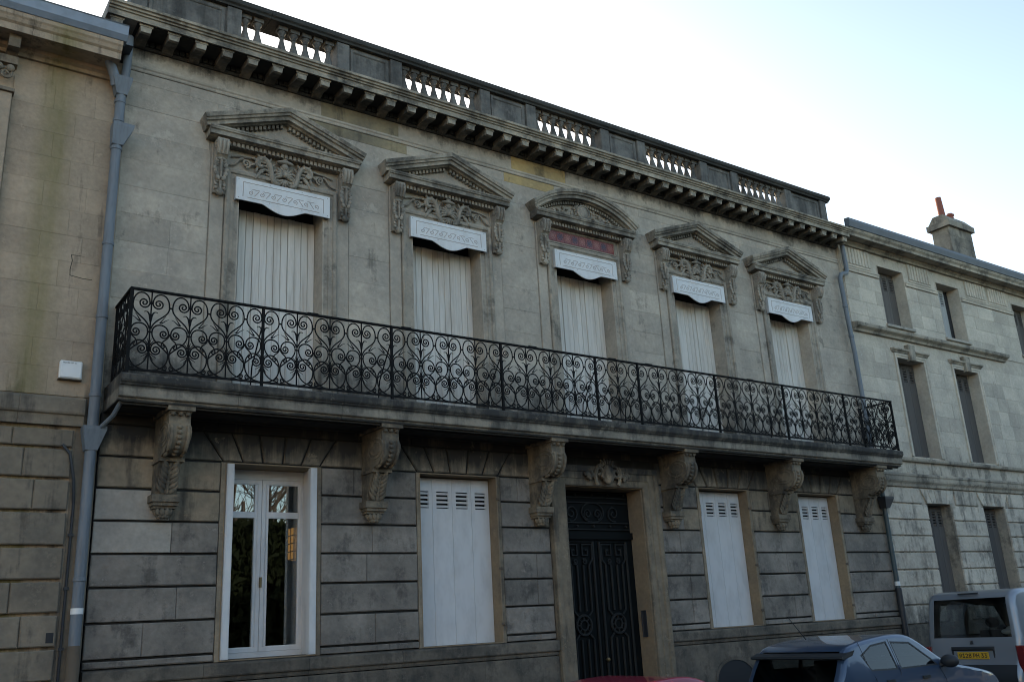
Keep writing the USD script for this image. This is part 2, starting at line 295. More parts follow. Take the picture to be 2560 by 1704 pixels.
# ------------------------------------------------------------------ ground
ROAD = -0.20
single('road', box(-400, 400, -400, -1.45, -1.2, ROAD), 'asphalt', kind='structure')
single('pavement', box(-60, 80, -1.30, 0.0, -1.0, -0.06), 'pavement_stone', kind='structure')
single('kerb', cat([block(-30 + i*1.2, -30 + (i + 1)*1.2 - 0.006, -1.0, -0.055, 0, 0.14, 0.01) for i in range(60)]), 'pavement_stone', kind='structure')
UsdGeom.Xformable(stage.GetPrimAtPath('/World/kerb')).AddTranslateOp().Set(Gf.Vec3d(0, -1.446, 0))
single('park_ground', box(-120, 140, -160, -14, -0.6, -0.08), 'earth', kind='structure')
single('hinterland', box(-400, 400, 12, 400, -1.0, -0.1), 'earth', kind='structure')

# ================================================================== the balustraded limestone house
house = thing('limestone_house', 'soot-stained limestone town house with five shuttered upper windows, long iron balcony and roof balustrade', 'house', (5.15, 0, 0))
U = 0.08                    # the upper wall stands this far behind the ground floor's face
X0, X1 = -2.06, 12.30
WX = [0.0, 2.575, 5.215, 7.84, 10.37]                       # upper window axes
GO = [(-0.65, 0.52), (1.965, 3.22), None, (7.24, 8.44), (9.765, 10.90)]   # ground floor openings
DX0, DX1 = 4.42, 5.97                                       # doorway
DC = (DX0 + DX1)/2
JZ = [1.385, 1.48, 1.85, 2.215, 2.57, 2.925, 3.28, 3.635]

# structural core behind the facing stones
low = sbox(X0, -0.3, X1, 4.12)
for g in GO:
    if g: low = low.difference(sbox(g[0], 1.385, g[1], 3.635))
low = low.difference(sbox(DX0, -0.4, DX1, 3.56))
part(house, 'wall_core', prism_y(low, 0.028, 0.55), 'joint_dirt_shade')
up = sbox(X0, 4.12, X1, 9.04)
for c in WX: up = up.difference(sbox(c - 0.60, 4.43, c + 0.60, 7.33))
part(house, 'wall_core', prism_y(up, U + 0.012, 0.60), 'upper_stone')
part(house, 'side_wall', box(X0, X0 + 0.3, 0.56, 9, 0, 9.3), 'trim_stone')
part(house, 'side_wall', box(X1 - 0.3, X1, 0.61, 9, 0, 9.3), 'trim_stone')
part(house, 'rear_wall', box(X0, X1, 9, 9.3, 0, 9.3), 'trim_stone')
part(house, 'roof', box(X0, X1, 0.42, 9.3, 9.205, 9.3), 'slate')
part(house, 'floor', box(X0 + 0.3, X1 - 0.3, 0.61, 9, 4.15, 4.4), 'dark_room')
part(house, 'floor', box(X0 + 0.3, X1 - 0.3, 0.56, 9, 0.6, 0.95), 'dark_room')

# ground floor stones
def spans(z0, z1):
    cuts = [(X0, X0)] + [g for g in GO[:2]] + [(DX0 - 0.31, DX1 + 0.31)] + GO[3:] + [(X1, X1)]
    return [(cuts[i][1], cuts[i + 1][0]) for i in range(len(cuts) - 1)]
r2 = random.Random(11)
for k in range(len(JZ) - 1):
    z0, z1 = JZ[k] + 0.012, JZ[k + 1] - 0.012
    for si, (a, b) in enumerate(spans(z0, z1)):
        le = 0.052 if a > X0 + 0.1 and si != 3 else 0.0; re = 0.052 if b < X1 - 0.1 and si != 2 else 0.0
        a, b = a + le + (0.0 if le else 0.004), b - re - (0.0 if re else 0.004)
        xs = [a, b]
        if b - a > 0.8 and (k + si) % 3 != 0: xs.insert(1, a + (b - a)*(0.3 + 0.4*r2.random()))
        for i in range(len(xs) - 1):
            m = 'lower_stone'
            if si == 0 and k in (4, 5) and i == 0: m = 'pale_patch_stone'
            elif k >= 5 and r2.random() < 0.45: m = 'warm_lower_stone'
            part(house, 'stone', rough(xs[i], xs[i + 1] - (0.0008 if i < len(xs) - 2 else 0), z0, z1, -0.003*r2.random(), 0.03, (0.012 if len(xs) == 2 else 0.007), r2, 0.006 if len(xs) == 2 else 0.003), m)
for g in GO:
    if g:
        for a_ in (g[0] - 0.045, g[1]): part(house, 'window_border', box(a_, a_ + 0.045, 0.004, 0.03, 1.387, 3.632), 'warm_lower_stone')
        for b_ in ((g[0], g[0] + 0.015, 0.006, 0.5, 1.39, 3.632), (g[1] - 0.015, g[1], 0.006, 0.5, 1.39, 3.632), (g[0] + 0.015, g[1] - 0.015, 0.006, 0.5, 3.62, 3.6335), (g[0] + 0.015, g[1] - 0.015, 0.004, 0.5, 1.387, 1.40)): part(house, 'window_reveal', box(*b_), 'ochre_reveal')
# flat arches and the stones between them
ZV0, ZV1 = 3.648, 3.985
arch_edges = []
for g in GO:
    if not g: continue
    c, h = (g[0] + g[1])/2, (g[1] - g[0])/2
    bx = np.linspace(-h - 0.03, h + 0.03, 6); tx = np.linspace(-h - 0.27, h + 0.25, 6)
    for i in range(5):
        q = [(c + bx[i] + 0.011, ZV0), (c + bx[i + 1] - 0.011, ZV0), (c + tx[i + 1] - 0.011, ZV1), (c + tx[i] + 0.011, ZV1)]
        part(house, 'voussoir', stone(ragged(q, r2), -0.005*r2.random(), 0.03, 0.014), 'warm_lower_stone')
    arch_edges.append((c + bx[0], c + tx[0], c + bx[-1], c + tx[-1]))
fl = [(X0, X0)] + [(e[0], e[1]) for e in arch_edges[:2]] + [(DX0 - 0.32, DX0 - 0.32)]
fr = [(X0, X0), (arch_edges[0][2], arch_edges[0][3]), (arch_edges[1][2], arch_edges[1][3])]
pairs = [((X0, X0), arch_edges[0][:2]), (arch_edges[0][2:], arch_edges[1][:2]), (arch_edges[1][2:], (DX0 - 0.33, DX0 - 0.33)), ((DX1 + 0.33, DX1 + 0.33), arch_edges[2][:2]), (arch_edges[2][2:], arch_edges[3][:2]), (arch_edges[3][2:], (X1, X1))]
for (a0, a1), (b0, b1) in pairs:
    part(house, 'stone', stone([(a0 + 0.011, ZV0), (b0 - 0.011, ZV0), (b1 - 0.011, ZV1), (a1 + 0.011, ZV1)], -0.003, 0.03, 0.012), 'warm_lower_stone')
n_up = 11
xe = np.linspace(X0, X1, n_up + 1)
for i in range(n_up): part(house, 'stone', block(xe[i] + .002, xe[i + 1] - .002, 4.0, 4.115, 0.004*r2.random(), 0.03, 0.006), 'warm_lower_stone')
# plinth: a moulded sill band in stones above the base
band = [(0.03, 1.18), (-0.02, 1.18), (-0.03, 1.20), (-0.03, 1.225), (-0.055, 1.235), (-0.065, 1.25), (-0.065, 1.355), (-0.055, 1.375), (0.03, 1.383)]
base = [(0.03, -0.1), (-0.03, -0.1), (-0.03, 1.15), (-0.02, 1.168), (0.03, 1.168)]
for a, b in ((X0, DX0 - 0.31), (DX1 + 0.31, X1)):
    n = max(2, round((b - a)/1.35)); xs = np.linspace(a, b, n + 1)
    for i in range(n):
        part(house, 'sill_stone', prism_x(band, xs[i] + 0.002, xs[i + 1] - 0.002), 'plinth_stone')
        part(house, 'plinth_stone', prism_x(base, xs[i] + 0.002, xs[i + 1] - 0.002), 'plinth_stone')
# arched cellar window in the plinth, right of the door
cw = [(7.18, 0.35), (8.02, 0.35)] + [(7.6 + 0.42*math.cos(a), 0.62 + 0.28*math.sin(a)) for a in np.linspace(0, math.pi, 13)]
part(house, 'cellar_window', cat(sweep([(7.6 + 0.42*math.cos(a), 0.62 + 0.28*math.sin(a)) for a in np.linspace(math.pi, 0, 15)], [(0.0, -0.03), (0.0, -0.042), (0.05, -0.042), (0.05, -0.03)])), 'plinth_stone')
part(house, 'cellar_grille', prism_y(cw, -0.0325, -0.031), 'black')

# ---------- ground floor: white French window, shutters, door
g = GO[0]
fx0, fx1, fz0, fz1 = g[0] + 0.02, g[1] - 0.02, 1.405, 3.615
yw = 0.36
for a_ in (fx0, fx1 - .085): part(house, 'folded_shutter', cat(box(a_, a_ + 0.085, -0.02, 0.06, fz0, fz1), box(a_ + .012, a_ + .073, -0.026, -0.0205, fz0 + .01, fz1 - .01)), 'white_paint')
def frame_rect(x0, x1, z0, z1, w, y0, y1):
    return sweep([(x0, z0), (x1, z0), (x1, z1), (x0, z1)], [(0, y1), (0, y0), (w*0.75, y0), (w, y0 + 0.012), (w, y1)], closed=True)
win = part(house, 'window', cat(box(fx0 + .005, fx0 + 0.03, 0.062, yw + .06, fz0, fz1), box(fx1 - 0.03, fx1 - .005, 0.062, yw + .06, fz0, fz1), box(fx0 + 0.03, fx1 - 0.03, yw - 0.01, yw + 0.06, 3.50, fz1), box(fx0 + 0.03, fx1 - 0.03, yw - 0.03, yw + 0.06, fz0, 1.465)), 'white_paint')
mx = (fx0 + fx1)/2
for a, b in ((fx0 + 0.03, mx - 0.003), (mx + 0.003, fx1 - 0.03)):
    xi = b - .085 if b < mx else a + .058
    part(win, 'sash', cat(frame_rect(a, b, 1.468, 3.497, 0.058, yw - 0.005, yw + 0.05), box(xi, xi + .027, yw - .004, yw + .05, 1.526, 3.439), box(a + (.058 if b < mx else .0855), b - (.0855 if b < mx else .058), yw - 0.003, yw + 0.05, 3.03, 3.105)), 'white_paint')
    part(win, 'pane', box(a + 0.05, b - 0.05, yw + 0.02, yw + 0.026, 1.52, 3.035), 'pane')
    part(win, 'pane', box(a + 0.05, b - 0.05, yw + 0.02, yw + 0.026, 3.10, 3.45), 'pane')
part(win, 'handle', box(mx - 0.012, mx + 0.012, yw - 0.04, yw - 0.006, 2.2, 2.32), 'brass')
def louvres(x0, x1, z0, z1, y, n, w=0.012):
    s = []
    for i in range(n):
        z = z0 + (z1 - z0)*(i + 0.5)/n; h = (z1 - z0)/n*0.5
        v, f = box(x0, x1, y, y + 0.008, z - h*0.5, z + h*0.5); v = v.copy(); v[:, 1] -= (v[:, 2] - z)*0.3; s.append((v, f))
    return cat(s)
def louvred_shutter(g, n, y, z0, z1, mat, lz0, lz1, skip=()):
    w = (g[1] - g[0])/n
    sh = part(house, 'shutter', box(g[0] + 0.02, g[1] - 0.02, y + 0.045, y + 0.055, z0 + 0.01, z1 - 0.01), 'black')
    for i in range(n):
        a, b = g[0] + i*w + 0.016*(i == 0) + 0.002, g[0] + (i + 1)*w - 0.016*(i == n - 1) - 0.002
        hole = sbox(a + w*0.2, lz0, b - w*0.18, lz1)
        part(sh, 'panel', prism_y(sbox(a, z0, b, z1).difference(hole), y, y + 0.028), mat)
        part(sh, 'louvre', louvres(a + w*0.2, b - w*0.18, lz0, lz1, y + 0.006, 4), mat)
    return sh
louvred_shutter(GO[1], 4, 0.21, 1.402, 3.60, 'white_paint', 3.19, 3.42)
louvred_shutter(GO[3], 4, 0.21, 1.402, 3.60, 'white_paint', 3.19, 3.42)
louvred_shutter(GO[4], 4, 0.21, 1.402, 3.60, 'white_paint', 3.19, 3.42)
for g in (GO[1], GO[3], GO[4]):
    for z in (1.62, 2.35, 3.3): part(house, 'shutter_hinge', cat(box(g[1] - 0.03, g[1] + 0.03, -0.012, 0.004, z, z + 0.03), ell((g[1] + 0.01, -0.012, z + 0.015), (0.012, 0.012, 0.03), 0)), 'rust_pipe')
# door
yd = 0.32
part(house, 'door_reveal', cat(box(DX0, DX0 + 0.015, 0.01, yd + 0.1, -0.1, 3.55), box(DX1 - 0.015, DX1, 0.01, yd + 0.1, -0.1, 3.55), box(DX0 + 0.015, DX1 - 0.015, 0.01, yd + 0.1, 3.545, 3.5585)), 'ochre_reveal')
cas = [(0, 0.05), (0, -0.03), (0.02, -0.045), (0.10, -0.045), (0.11, -0.06), (0.20, -0.06), (0.215, -0.085), (0.27, -0.095), (0.30, -0.08), (0.30, 0.05)]
surround = part(house, 'door_surround', sweep([(DX0, -0.1), (DX0, 3.56), (DX1, 3.56), (DX1, -0.1)], cas), 'warm_lower_stone')
def rel(parts): return cat(parts)
cz = 3.73
car_parts = [ell((DC, -0.12, cz), (0.11, 0.08, 0.15), 2)] + [tube(xz(spiral((DC + s*0.17, cz + 0.03), 0.02, 0.09, 0, s*420, 24), -0.12), np.linspace(0.016, 0.03, 24)) for s in (-1, 1)]
car_parts += [tube(xz(bez((DC + s*0.09, cz + .13), (DC + s*.2, cz + .2), (DC + s*.3, cz - .05), (DC + s*.2, cz - .16)), -0.11), 0.028) for s in (-1, 1)]
car_parts += [ell((DC + s*(0.27 + 0.035*k), -0.10, cz - 0.02 + 0.03*math.sin(k*2.1)), (0.035, 0.035, 0.055), 1, 0.5*s*(k - 2)) for s in (-1, 1) for k in range(5)]
car_parts += [tube(xz(spiral((DC, cz), 0.085, 0.085, 0, 360, 20), -0.17), 0.014)]
car_parts += [ell((DC + 0.05*k, -0.12, cz + 0.2 - abs(k)*0.012), (0.022, 0.03, 0.06), 1, -0.25*k) for k in range(-2, 3)]
part(surround, 'cartouche', cat(car_parts), 'warm_lower_stone', 50)
door = part(house, 'door', cat(box(DX0 + 0.017, DC - 0.004, yd, yd + 0.05, 0.0, 2.80), box(DC + 0.004, DX1 - 0.017, yd, yd + 0.05, 0.0, 2.80)), 'door_paint')
part(door, 'transom_bar', box(DX0 + 0.017, DX1 - 0.017, yd - 0.04, yd + 0.05, 2.80, 2.90), 'door_paint')
part(door, 'transom_panel', box(DX0 + 0.017, DX1 - 0.017, yd + 0.02, yd + 0.05, 2.90, 3.54), 'door_paint')
tg = [tube(xz([(DX0 + .05, z), (DX1 - .05, z)], yd), 0.012) for z in (2.95, 3.05, 3.36, 3.44, 3.52)]
for s in (-1, 1):
    tg += [tube(xz(spiral((DC + s*0.10, 3.19), 0.02, 0.085, 90, 90 - s*540, 30), yd), 0.010), tube(xz(spiral((DC + s*0.42, 3.20), 0.02, 0.13, 90, 90 + s*560, 30), yd), 0.011), tube(xz(bez((DC, 3.06), (DC + s*.28, 3.06), (DC + s*.3, 3.36), (DC, 3.36), 14), yd), 0.011)]
tg += [ell((x, yd - 0.01, z), (0.02, 0.02, 0.02), 1) for x in np.linspace(DX0 + .12, DX1 - .12, 5) for z in (3.0, 3.48)]
part(door, 'transom_grille', cat(tg), 'door_grille', 50)
for s in (-1, 1):
    cx = DC + s*0.335; yg = yd - 0.02; gr = []
    T = lambda p, r=0.017: gr.append(tube(xz(p, yg), r))
    for u in (-0.17, -0.06, 0.06, 0.17):
        T([(cx + u, 0.55), (cx + u, 1.35)]); T([(cx + u, 1.75), (cx + u, 2.42)])
    for w in (-1, 1):
        T([(cx + w*.17, 2.42), (cx + w*.24, 2.50), (cx + w*.24, 2.72), (cx + w*.05, 2.72), (cx + w*.05, 2.56), (cx + w*.15, 2.56), (cx + w*.15, 2.64), (cx + w*.10, 2.64)])
        T([(cx + w*.17, 0.55), (cx + w*.24, 0.47), (cx + w*.24, 0.25), (cx + w*.05, 0.25), (cx + w*.05, 0.41), (cx + w*.15, 0.41), (cx + w*.15, 0.33)])
        T(spiral((cx + w*.09, 2.47), 0.012, 0.045, 0, 500*w, 20), 0.011); T([(cx + w*.17, 1.75), (cx + w*.1, 1.68)]); T([(cx + w*.17, 1.35), (cx + w*.1, 1.42)])
    T(spiral((cx, 1.55), 0.14, 0.14, 0, 360, 26), 0.02); T(spiral((cx, 1.55), 0.07, 0.07, 0, 360, 20), 0.014)
    for k in range(8): T([(cx + .07*math.cos(k*.785), 1.55 + .07*math.sin(k*.785)), (cx + .14*math.cos(k*.785), 1.55 + .14*math.sin(k*.785))], 0.01)
    T([(cx - .27, 0.2), (cx - .27, 2.76), (cx + .27, 2.76), (cx + .27, 0.2), (cx - .27, 0.2)], 0.02)
    part(door, 'leaf_grille', cat(gr), 'door_grille', 50)
part(door, 'door_knob', cat(ell((DC + 0.05, yd - 0.05, 1.05), (0.03, 0.03, 0.03), 2), tube([(DC + 0.05, yd, 1.05), (DC + 0.05, yd - 0.05, 1.05)], 0.012)), 'brass', 50)
part(house, 'intercom', block(0, 0.1, 1.33, 1.72, 0, 0.02, 0.004), 'gutter_black', local=(0, 0, 0))
ic = stage.GetPrimAtPath(house.path + '/intercom'); UsdGeom.Xformable(ic).ClearXformOpOrder()
UsdGeom.Xformable(ic).AddTransformOp().Set(Gf.Matrix4d(0, 1, 0, 0, -1, 0, 0, 0, 0, 0, 1, 0, DX1 - 0.016 - 5.15, 0.13, 0, 1))

# ---------- upper floor stones
r3 = random.Random(5)
cz0, ch = 4.425, 0.3655
def course(z0, z1, avoid, wmin=0.62, wmax=1.15, name='stone', mat='upper_stone'):
    a = X0
    gaps = sorted(avoid) + [(X1, X1)]
    for lo, hi in gaps:
        x = a
        while x < lo - 1e-6:
            w = wmin + (wmax - wmin)*r3.random(); e = x + w
            if lo - e < 0.4: e = lo
            e = min(e, lo); m = mat
            if name == 'frieze_stone' and 3.5 < (x + e)/2 < 4.6: m = 'new_stone'
            elif name == 'frieze_stone' and 0.62 < (x + e)/2 < 1.6: m = 'worn_stone'
            part(house, name, block(x + 0.0006, e - 0.0006, z0 + 0.0006, z1 - 0.0006, U - 0.004*r3.random()**2, U + 0.014, 0.0025), m)
            x = e
        a = max(a, hi)
zs = [cz0 + i*ch for i in range(11)] + [8.43, 8.585]
for k in range(len(zs) - 1):
    z0, z1 = zs[k], zs[k + 1]
    if z1 < 7.83: av = [(c - 0.975, c + 0.975) for c in WX]
    elif z1 < 8.1: av = [(c - 1.0, c + 1.0) for c in WX]
    elif z1 < 8.35: av = [(c - 0.6, c + 0.6) for c in WX]
    else: av = []
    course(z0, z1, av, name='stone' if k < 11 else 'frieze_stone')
stc = [(U + .012, 8.59), (U - 0.012, 8.59), (U - 0.022, 8.605), (U - 0.022, 8.625), (U - 0.04, 8.64), (U - 0.04, 8.665), (U - .01, 8.68), (U + .012, 8.68)]
xs = np.linspace(X0, X1, 14)
for i in range(13): part(house, 'string_course', prism_x(stc, xs[i] + .0015, xs[i + 1] - .0015), 'upper_stone')
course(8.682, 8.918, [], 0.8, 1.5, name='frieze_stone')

# ---------- main cornice, modillions, dentil band
cor = [(U, 9.05), (-0.30, 9.05), (-0.335, 9.03), (-0.345, 9.03), (-0.345, 9.105), (-0.365, 9.11), (-0.365, 9.135), (-0.39, 9.14), (-0.395, 9.165), (-0.42, 9.172), (-0.425, 9.205), (0.2, 9.25), (U + 0.3, 9.05)]
xs = np.linspace(-2.42, 12.24, 12)
for i in range(11): part(house, 'cornice_stone', prism_x(cor, xs[i] + .0015, xs[i + 1] - .0015), 'cornice_stone')
mod = [(U, 9.0395), (-0.29, 9.0395), (-0.29, 9.015), (-0.27, 9.005), (-0.26, 8.945), (-0.25, 8.935), (-0.19, 8.935), (-0.1, 8.955), (-0.03, 8.945), (0.02, 8.925), (U, 8.92)]
nm = 43; sp = (12.12 + 2.30)/(nm - 1)
for i in range(nm):
    x = -2.30 + i*sp
    mo = part(house, 'modillion', prism_x(mod, x - 0.066, x + 0.066), 'shaded_modillion_stone')
    part(mo, 'face', cat(prism_y([(x - .058, 8.928), (x + .058, 8.928), (x + .07, 9.004), (x - .07, 9.004)], -0.303, -0.2505), box(x - 0.082, x + 0.082, -0.31, -0.2915, 9.005, 9.042)), 'cornice_stone')
part(house, 'cornice_soffit', box(X0, X1 - .1, -0.288, U - .002, 9.041, 9.0485), 'crust_and_shade_stone')  # dark plate: the cornice's underside shade is put into its colour
part(house, 'bed_moulding', prism_x([(U + .012, 8.92), (U - .02, 8.92), (U - .035, 8.94), (U - .035, 8.955), (U - .01, 8.955), (U + .012, 9.0)], X0, X1), 'crust_and_shade_stone')
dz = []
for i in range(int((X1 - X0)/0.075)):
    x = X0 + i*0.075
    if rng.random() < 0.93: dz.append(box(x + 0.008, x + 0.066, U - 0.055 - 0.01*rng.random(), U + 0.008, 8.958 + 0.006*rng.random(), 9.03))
part(house, 'dentil_band', cat(dz), 'crust_and_shade_stone', kind='stuff')

# ---------- roof balustrade
YB = 0.27
BC = [0.10, 2.63, 5.20, 7.72, 10.23]; BH = 0.72
part(house, 'parapet_base', box(X0, X1, YB - 0.14, YB + 0.14, 9.21, 9.40), 'parapet_stone')
bal = [(0.066, 0), (0.066, 0.05), (0.045, 0.07), (0.038, 0.10), (0.055, 0.16), (0.069, 0.22), (0.068, 0.27), (0.05, 0.34), (0.034, 0.41), (0.031, 0.47), (0.046, 0.483), (0.034, 0.498), (0.04, 0.52), (0.062, 0.555), (0.062, 0.575)]
for bi, c in enumerate(BC):
    for k in range(8):
        if bi == 0 and k == 2: continue
        x = c - BH + 0.09 + k*(2*BH - 0.18)/7
        bmesh = cat(lathe(bal, 12, (0, 0, 0)), box(-0.07, 0.07, -0.07, 0.07, 0.575, 0.637), box(-0.07, 0.07, -0.07, 0.07, -0.02, 0.0))
        part(house, 'baluster', bmesh, 'parapet_stone', 40, local=(x, YB, 9.42))
ed = [X0 - 0.02] + [e for c in BC for e in (c - BH, c + BH)] + [X1]
for i in range(0, len(ed), 2):
    a, b = ed[i], ed[i + 1]; pw = 0.2
    pier = part(house, 'parapet_pier', block(a, a + pw, 9.40, 10.055, YB - 0.135, YB + 0.13, 0.01), 'parapet_stone'); part(house, 'parapet_pier', block(b - pw, b, 9.40, 10.055, YB - 0.135, YB + 0.13, 0.01), 'parapet_stone')
    part(pier, 'parapet_panel', cat(box(a + pw, b - pw, YB - 0.085, YB + 0.1, 9.40, 10.055), frame_rect(a + pw + 0.03, b - pw - 0.03, 9.45, 10.02, 0.05, YB - 0.105, YB - 0.08)), 'parapet_stone')
cop = [(YB + .23, 10.058), (YB - .15, 10.058), (YB - .16, 10.085), (YB - .19, 10.10), (YB - .20, 10.12), (YB - .20, 10.165), (YB - .1, 10.19), (YB + .23, 10.19)]
xs = sorted([X0 - 0.1] + [(ed[i] + ed[i + 1])/2 + 0.3*(-1)**i for i in range(0, len(ed), 1) if i + 1 < len(ed)] + [X1 + 0.1])
for i in range(len(xs) - 1):
    dzc = 0.006*rng.random()
    part(house, 'coping_stone', prism_x([(y, z + (dzc if z > 10.1 else 0)) for y, z in cop], xs[i] + .003, xs[i + 1] - .003), 'coping_stone')

# ---------- upper window surrounds
YP = -0.16
HZ0, HZ1 = 7.86, 7.985
def acanthus_leaf(c, y, w, h, n=5, tilt=0.0):
    ms = []
    for i in range(n):
        t = i/(n - 1); 
        for s in (-1, 1):
            ms.append(ell((c[0] + s*w*(0.25 + 0.22*math.sin(t*3)), y - 0.012*(1 - t), c[1] + h*(t - 0.5)), (w*0.2, 0.016, h*0.16), 1, s*(-0.6)))
    ms.append(tube(xz([(c[0], c[1] - h*.5), (c[0], c[1] + h*.5)], y - 0.02), [0.012, 0.02], 6))
    return ms
def upper_surround(i, c):
    arc = (i == 2)
    s = part(house, 'window_surround', cat(
        block(c - 0.965, c - 0.785, 4.44, 7.83, U - 0.022, U + .014, 0.008), block(c + 0.785, c + 0.965, 4.44, 7.83, U - 0.022, U + .014, 0.008),
        block(c - 0.785, c + 0.785, 7.50, 7.87, U - 0.006, U + .014, 0.004)), 'upper_stone')
    arp = [(0.0, U + 0.02), (0.0, U - 0.012), (0.055, U - 0.018), (0.06, U - 0.03), (0.115, U - 0.034), (0.125, U - 0.055), (0.16, U - 0.065), (0.18, U - 0.05), (0.18, U + 0.014)]
    part(s, 'architrave', sweep([(c - 0.60, 4.43), (c - 0.60, 7.33), (c + 0.60, 7.33), (c + 0.60, 4.43)], arp), 'trim_stone')
    part(s, 'reveal', cat(box(c - 0.60, c - 0.585, U - .01, 0.45, 4.43, 7.33), box(c + 0.585, c + 0.60, U - .01, 0.45, 4.43, 7.33), box(c - .585, c + .585, U - .01, 0.45, 7.315, 7.33)), 'upper_stone')
    # brackets: scrolled top, hanging leaf
    for sg in (-1, 1):
        bxc = c + sg*0.875; w = 0.075
        prof = [(U, 7.83), (-0.13, 7.83), (-0.135, 7.80), (-0.145, 7.74), (-0.13, 7.66), (-0.09, 7.61), (-0.05, 7.58), (-0.045, 7.50), (-0.03, 7.3), (-0.02, 7.18), (0.0, 7.10), (U, 7.10)]
        ms = [prism_x(prof, bxc - w, bxc + w)]
        ms += [tube([(bxc + o, -0.10, 7.83), (bxc + o, -0.15, 7.77), (bxc + o, -0.148, 7.70), (bxc + o, -0.10, 7.62)], 0.02, 6) for o in (-0.05, 0, 0.05)]
        ms += [tube(np.stack([np.full(18, bxc + e*w), -0.075 + spiral((0, 0), 0.01, 0.055, 0, 480, 18)[:, 0], 7.735 + spiral((0, 0), 0.01, 0.055, 0, 480, 18)[:, 1]], 1), 0.012, 5) for e in (-1, 1)]
        ms += acanthus_leaf((bxc, 7.42), -0.045, 0.15, 0.25) + acanthus_leaf((bxc, 7.18), -0.03, 0.12, 0.15, 4) + [ell((bxc, -0.02, 7.11), (0.045, 0.05, 0.055), 1)]
        ms += [ell((bxc, -0.06, 7.56), (0.06, 0.03, 0.025), 1)]
        part(s, 'bracket', cat(ms), 'trim_stone', 45)
    dn = []
    nd = 27
    for k in range(nd):
        x = c - 0.775 + k*1.55/(nd - 1); dn.append(box(x - 0.018, x + 0.018, -0.05, U - .007, 7.80, 7.855))
    dn.append(box(c - 0.79, c + 0.79, -0.02, U - .007, 7.805, 7.858))
    part(s, 'dentil_row', cat(dn), 'trim_stone', kind='stuff')
    hp = [(U + .01, HZ0), (-0.06, HZ0), (-0.10, HZ0 + .012), (YP + .03, HZ0 + .012), (YP + .03, HZ0 + .07), (YP + .01, HZ0 + .08), (YP + .01, HZ0 + .095), (YP, HZ0 + .105), (YP, HZ1), (U + .01, HZ1 + .01)]
    ped = part(s, 'pediment', prism_x(hp, c - 1.05, c + 1.05), 'pediment_stone')
    rk = [(-0.015, U), (-0.015, -0.04), (0.0, -0.06), (0.0, YP + .05), (0.05, YP + .045), (0.055, YP + .015), (0.085, YP + .01), (0.09, YP - .01), (0.13, YP - .022), (0.145, YP - .022), (0.15, YP), (0.15, U)]
    if arc:
        R = (1.03**2 + 0.36**2)/(2*0.36); zc = 8.0 + 0.36 - R; a0 = math.asin(1.05/R)
        path = [(c + R*math.sin(a), zc + R*math.cos(a)) for a in np.linspace(-a0, a0, 25)]
    else:
        path = [(c - 1.09, HZ1 - .012), (c, HZ1 + 0.375), (c + 1.09, HZ1 - .012)]
    part(ped, 'raking_moulding', sweep(path, rk), 'pediment_stone')
    tym = [(c - 1.0, HZ1), (c + 1.0, HZ1)] + ([p for p in path[::-1]][1:-1] if arc else [(c, HZ1 + 0.37)])
    part(ped, 'tympanum', prism_y(tym, U - 0.03, U + .013), 'upper_stone')
    dt = []
    if arc:
        for k in range(34):
            a = -a0*0.8 + k*1.6*a0/33; x, z = c + (R - .045)*math.sin(a), zc + (R - .045)*math.cos(a)
            dt.append(box(x - .016, x + .016, -0.01, U - .03, z - .025, z + .02))
    else:
        for k in range(13):
            for sg in (-1, 1):
                t = (k + 0.5)/13.5; x, z = c + sg*0.80*(1 - t), HZ1 + 0.05 + 0.29*t
                dt.append(box(x - .018, x + .018, -0.01, U - .03, z - .035, z + .015))
    part(ped, 'dentil_row', cat(dt), 'pediment_stone', kind='stuff')
    y = U - 0.02
    if not arc:
        ms = []; cz = 7.50
        ms += [ell((c + 0.075*math.cos(a), y - 0.03, cz + 0.075*math.sin(a)), (0.075, 0.03, 0.022), 1, a) for a in np.linspace(-0.35, math.pi + 0.35, 11)]
        ms += [ell((c + 0.05*math.cos(a), y - 0.03, cz - 0.05 + 0.06*math.sin(a)), (0.06, 0.028, 0.018), 1, a) for a in np.linspace(math.pi + 0.5, 2*math.pi - 0.5, 6)]
        ms += [ell((c, y - 0.06, cz - 0.005), (0.035, 0.035, 0.035), 1), ell((c, y - 0.05, cz + 0.185), (0.12, 0.045, 0.03), 2), ell((c, y - 0.05, cz + 0.225), (0.04, 0.03, 0.03), 1), ell((c, y - 0.045, cz + 0.13), (0.05, 0.035, 0.05), 1)]
        for sg in (-1, 1):
            P = lambda u, v: (c + sg*u, cz + v)
            p = np.vstack([bez(P(.07, -.14), P(.2, -.17), P(.16, .0), P(.21, .1), 12), bez(P(.21, .1), P(.25, .22), P(.38, .2), P(.38, .1), 10)[1:], bez(P(.38, .1), P(.38, .04), P(.31, .04), P(.31, .09), 8)[1:]])
            n = len(p); ms.append(tube(xz(p, y - 0.035), 0.016 + 0.022*np.sin(np.linspace(0.5, 2.9, n)), 7))
            dp_ = np.gradient(p, axis=0); dp_ /= np.linalg.norm(dp_, axis=1)[:, None]
            for k in range(2, n - 4, 2):
                for w_ in (-1, 1):
                    d2 = dp_[k]*.6 + w_*np.array([-dp_[k][1], dp_[k][0]]); cc = p[k] + d2*.045
                    ms.append(ell((cc[0], y - .028, cc[1]), (.05, .022, .017), 1, math.atan2(d2[1], d2[0])))
            ms += [ell(P(.30 + .03*k, .02 - .045*k)[:1] + (y - .02,) + P(.30 + .03*k, .02 - .045*k)[1:], (0.07, 0.025, 0.022), 1, sg*(-0.5 - .2*k)) for k in range(3)]
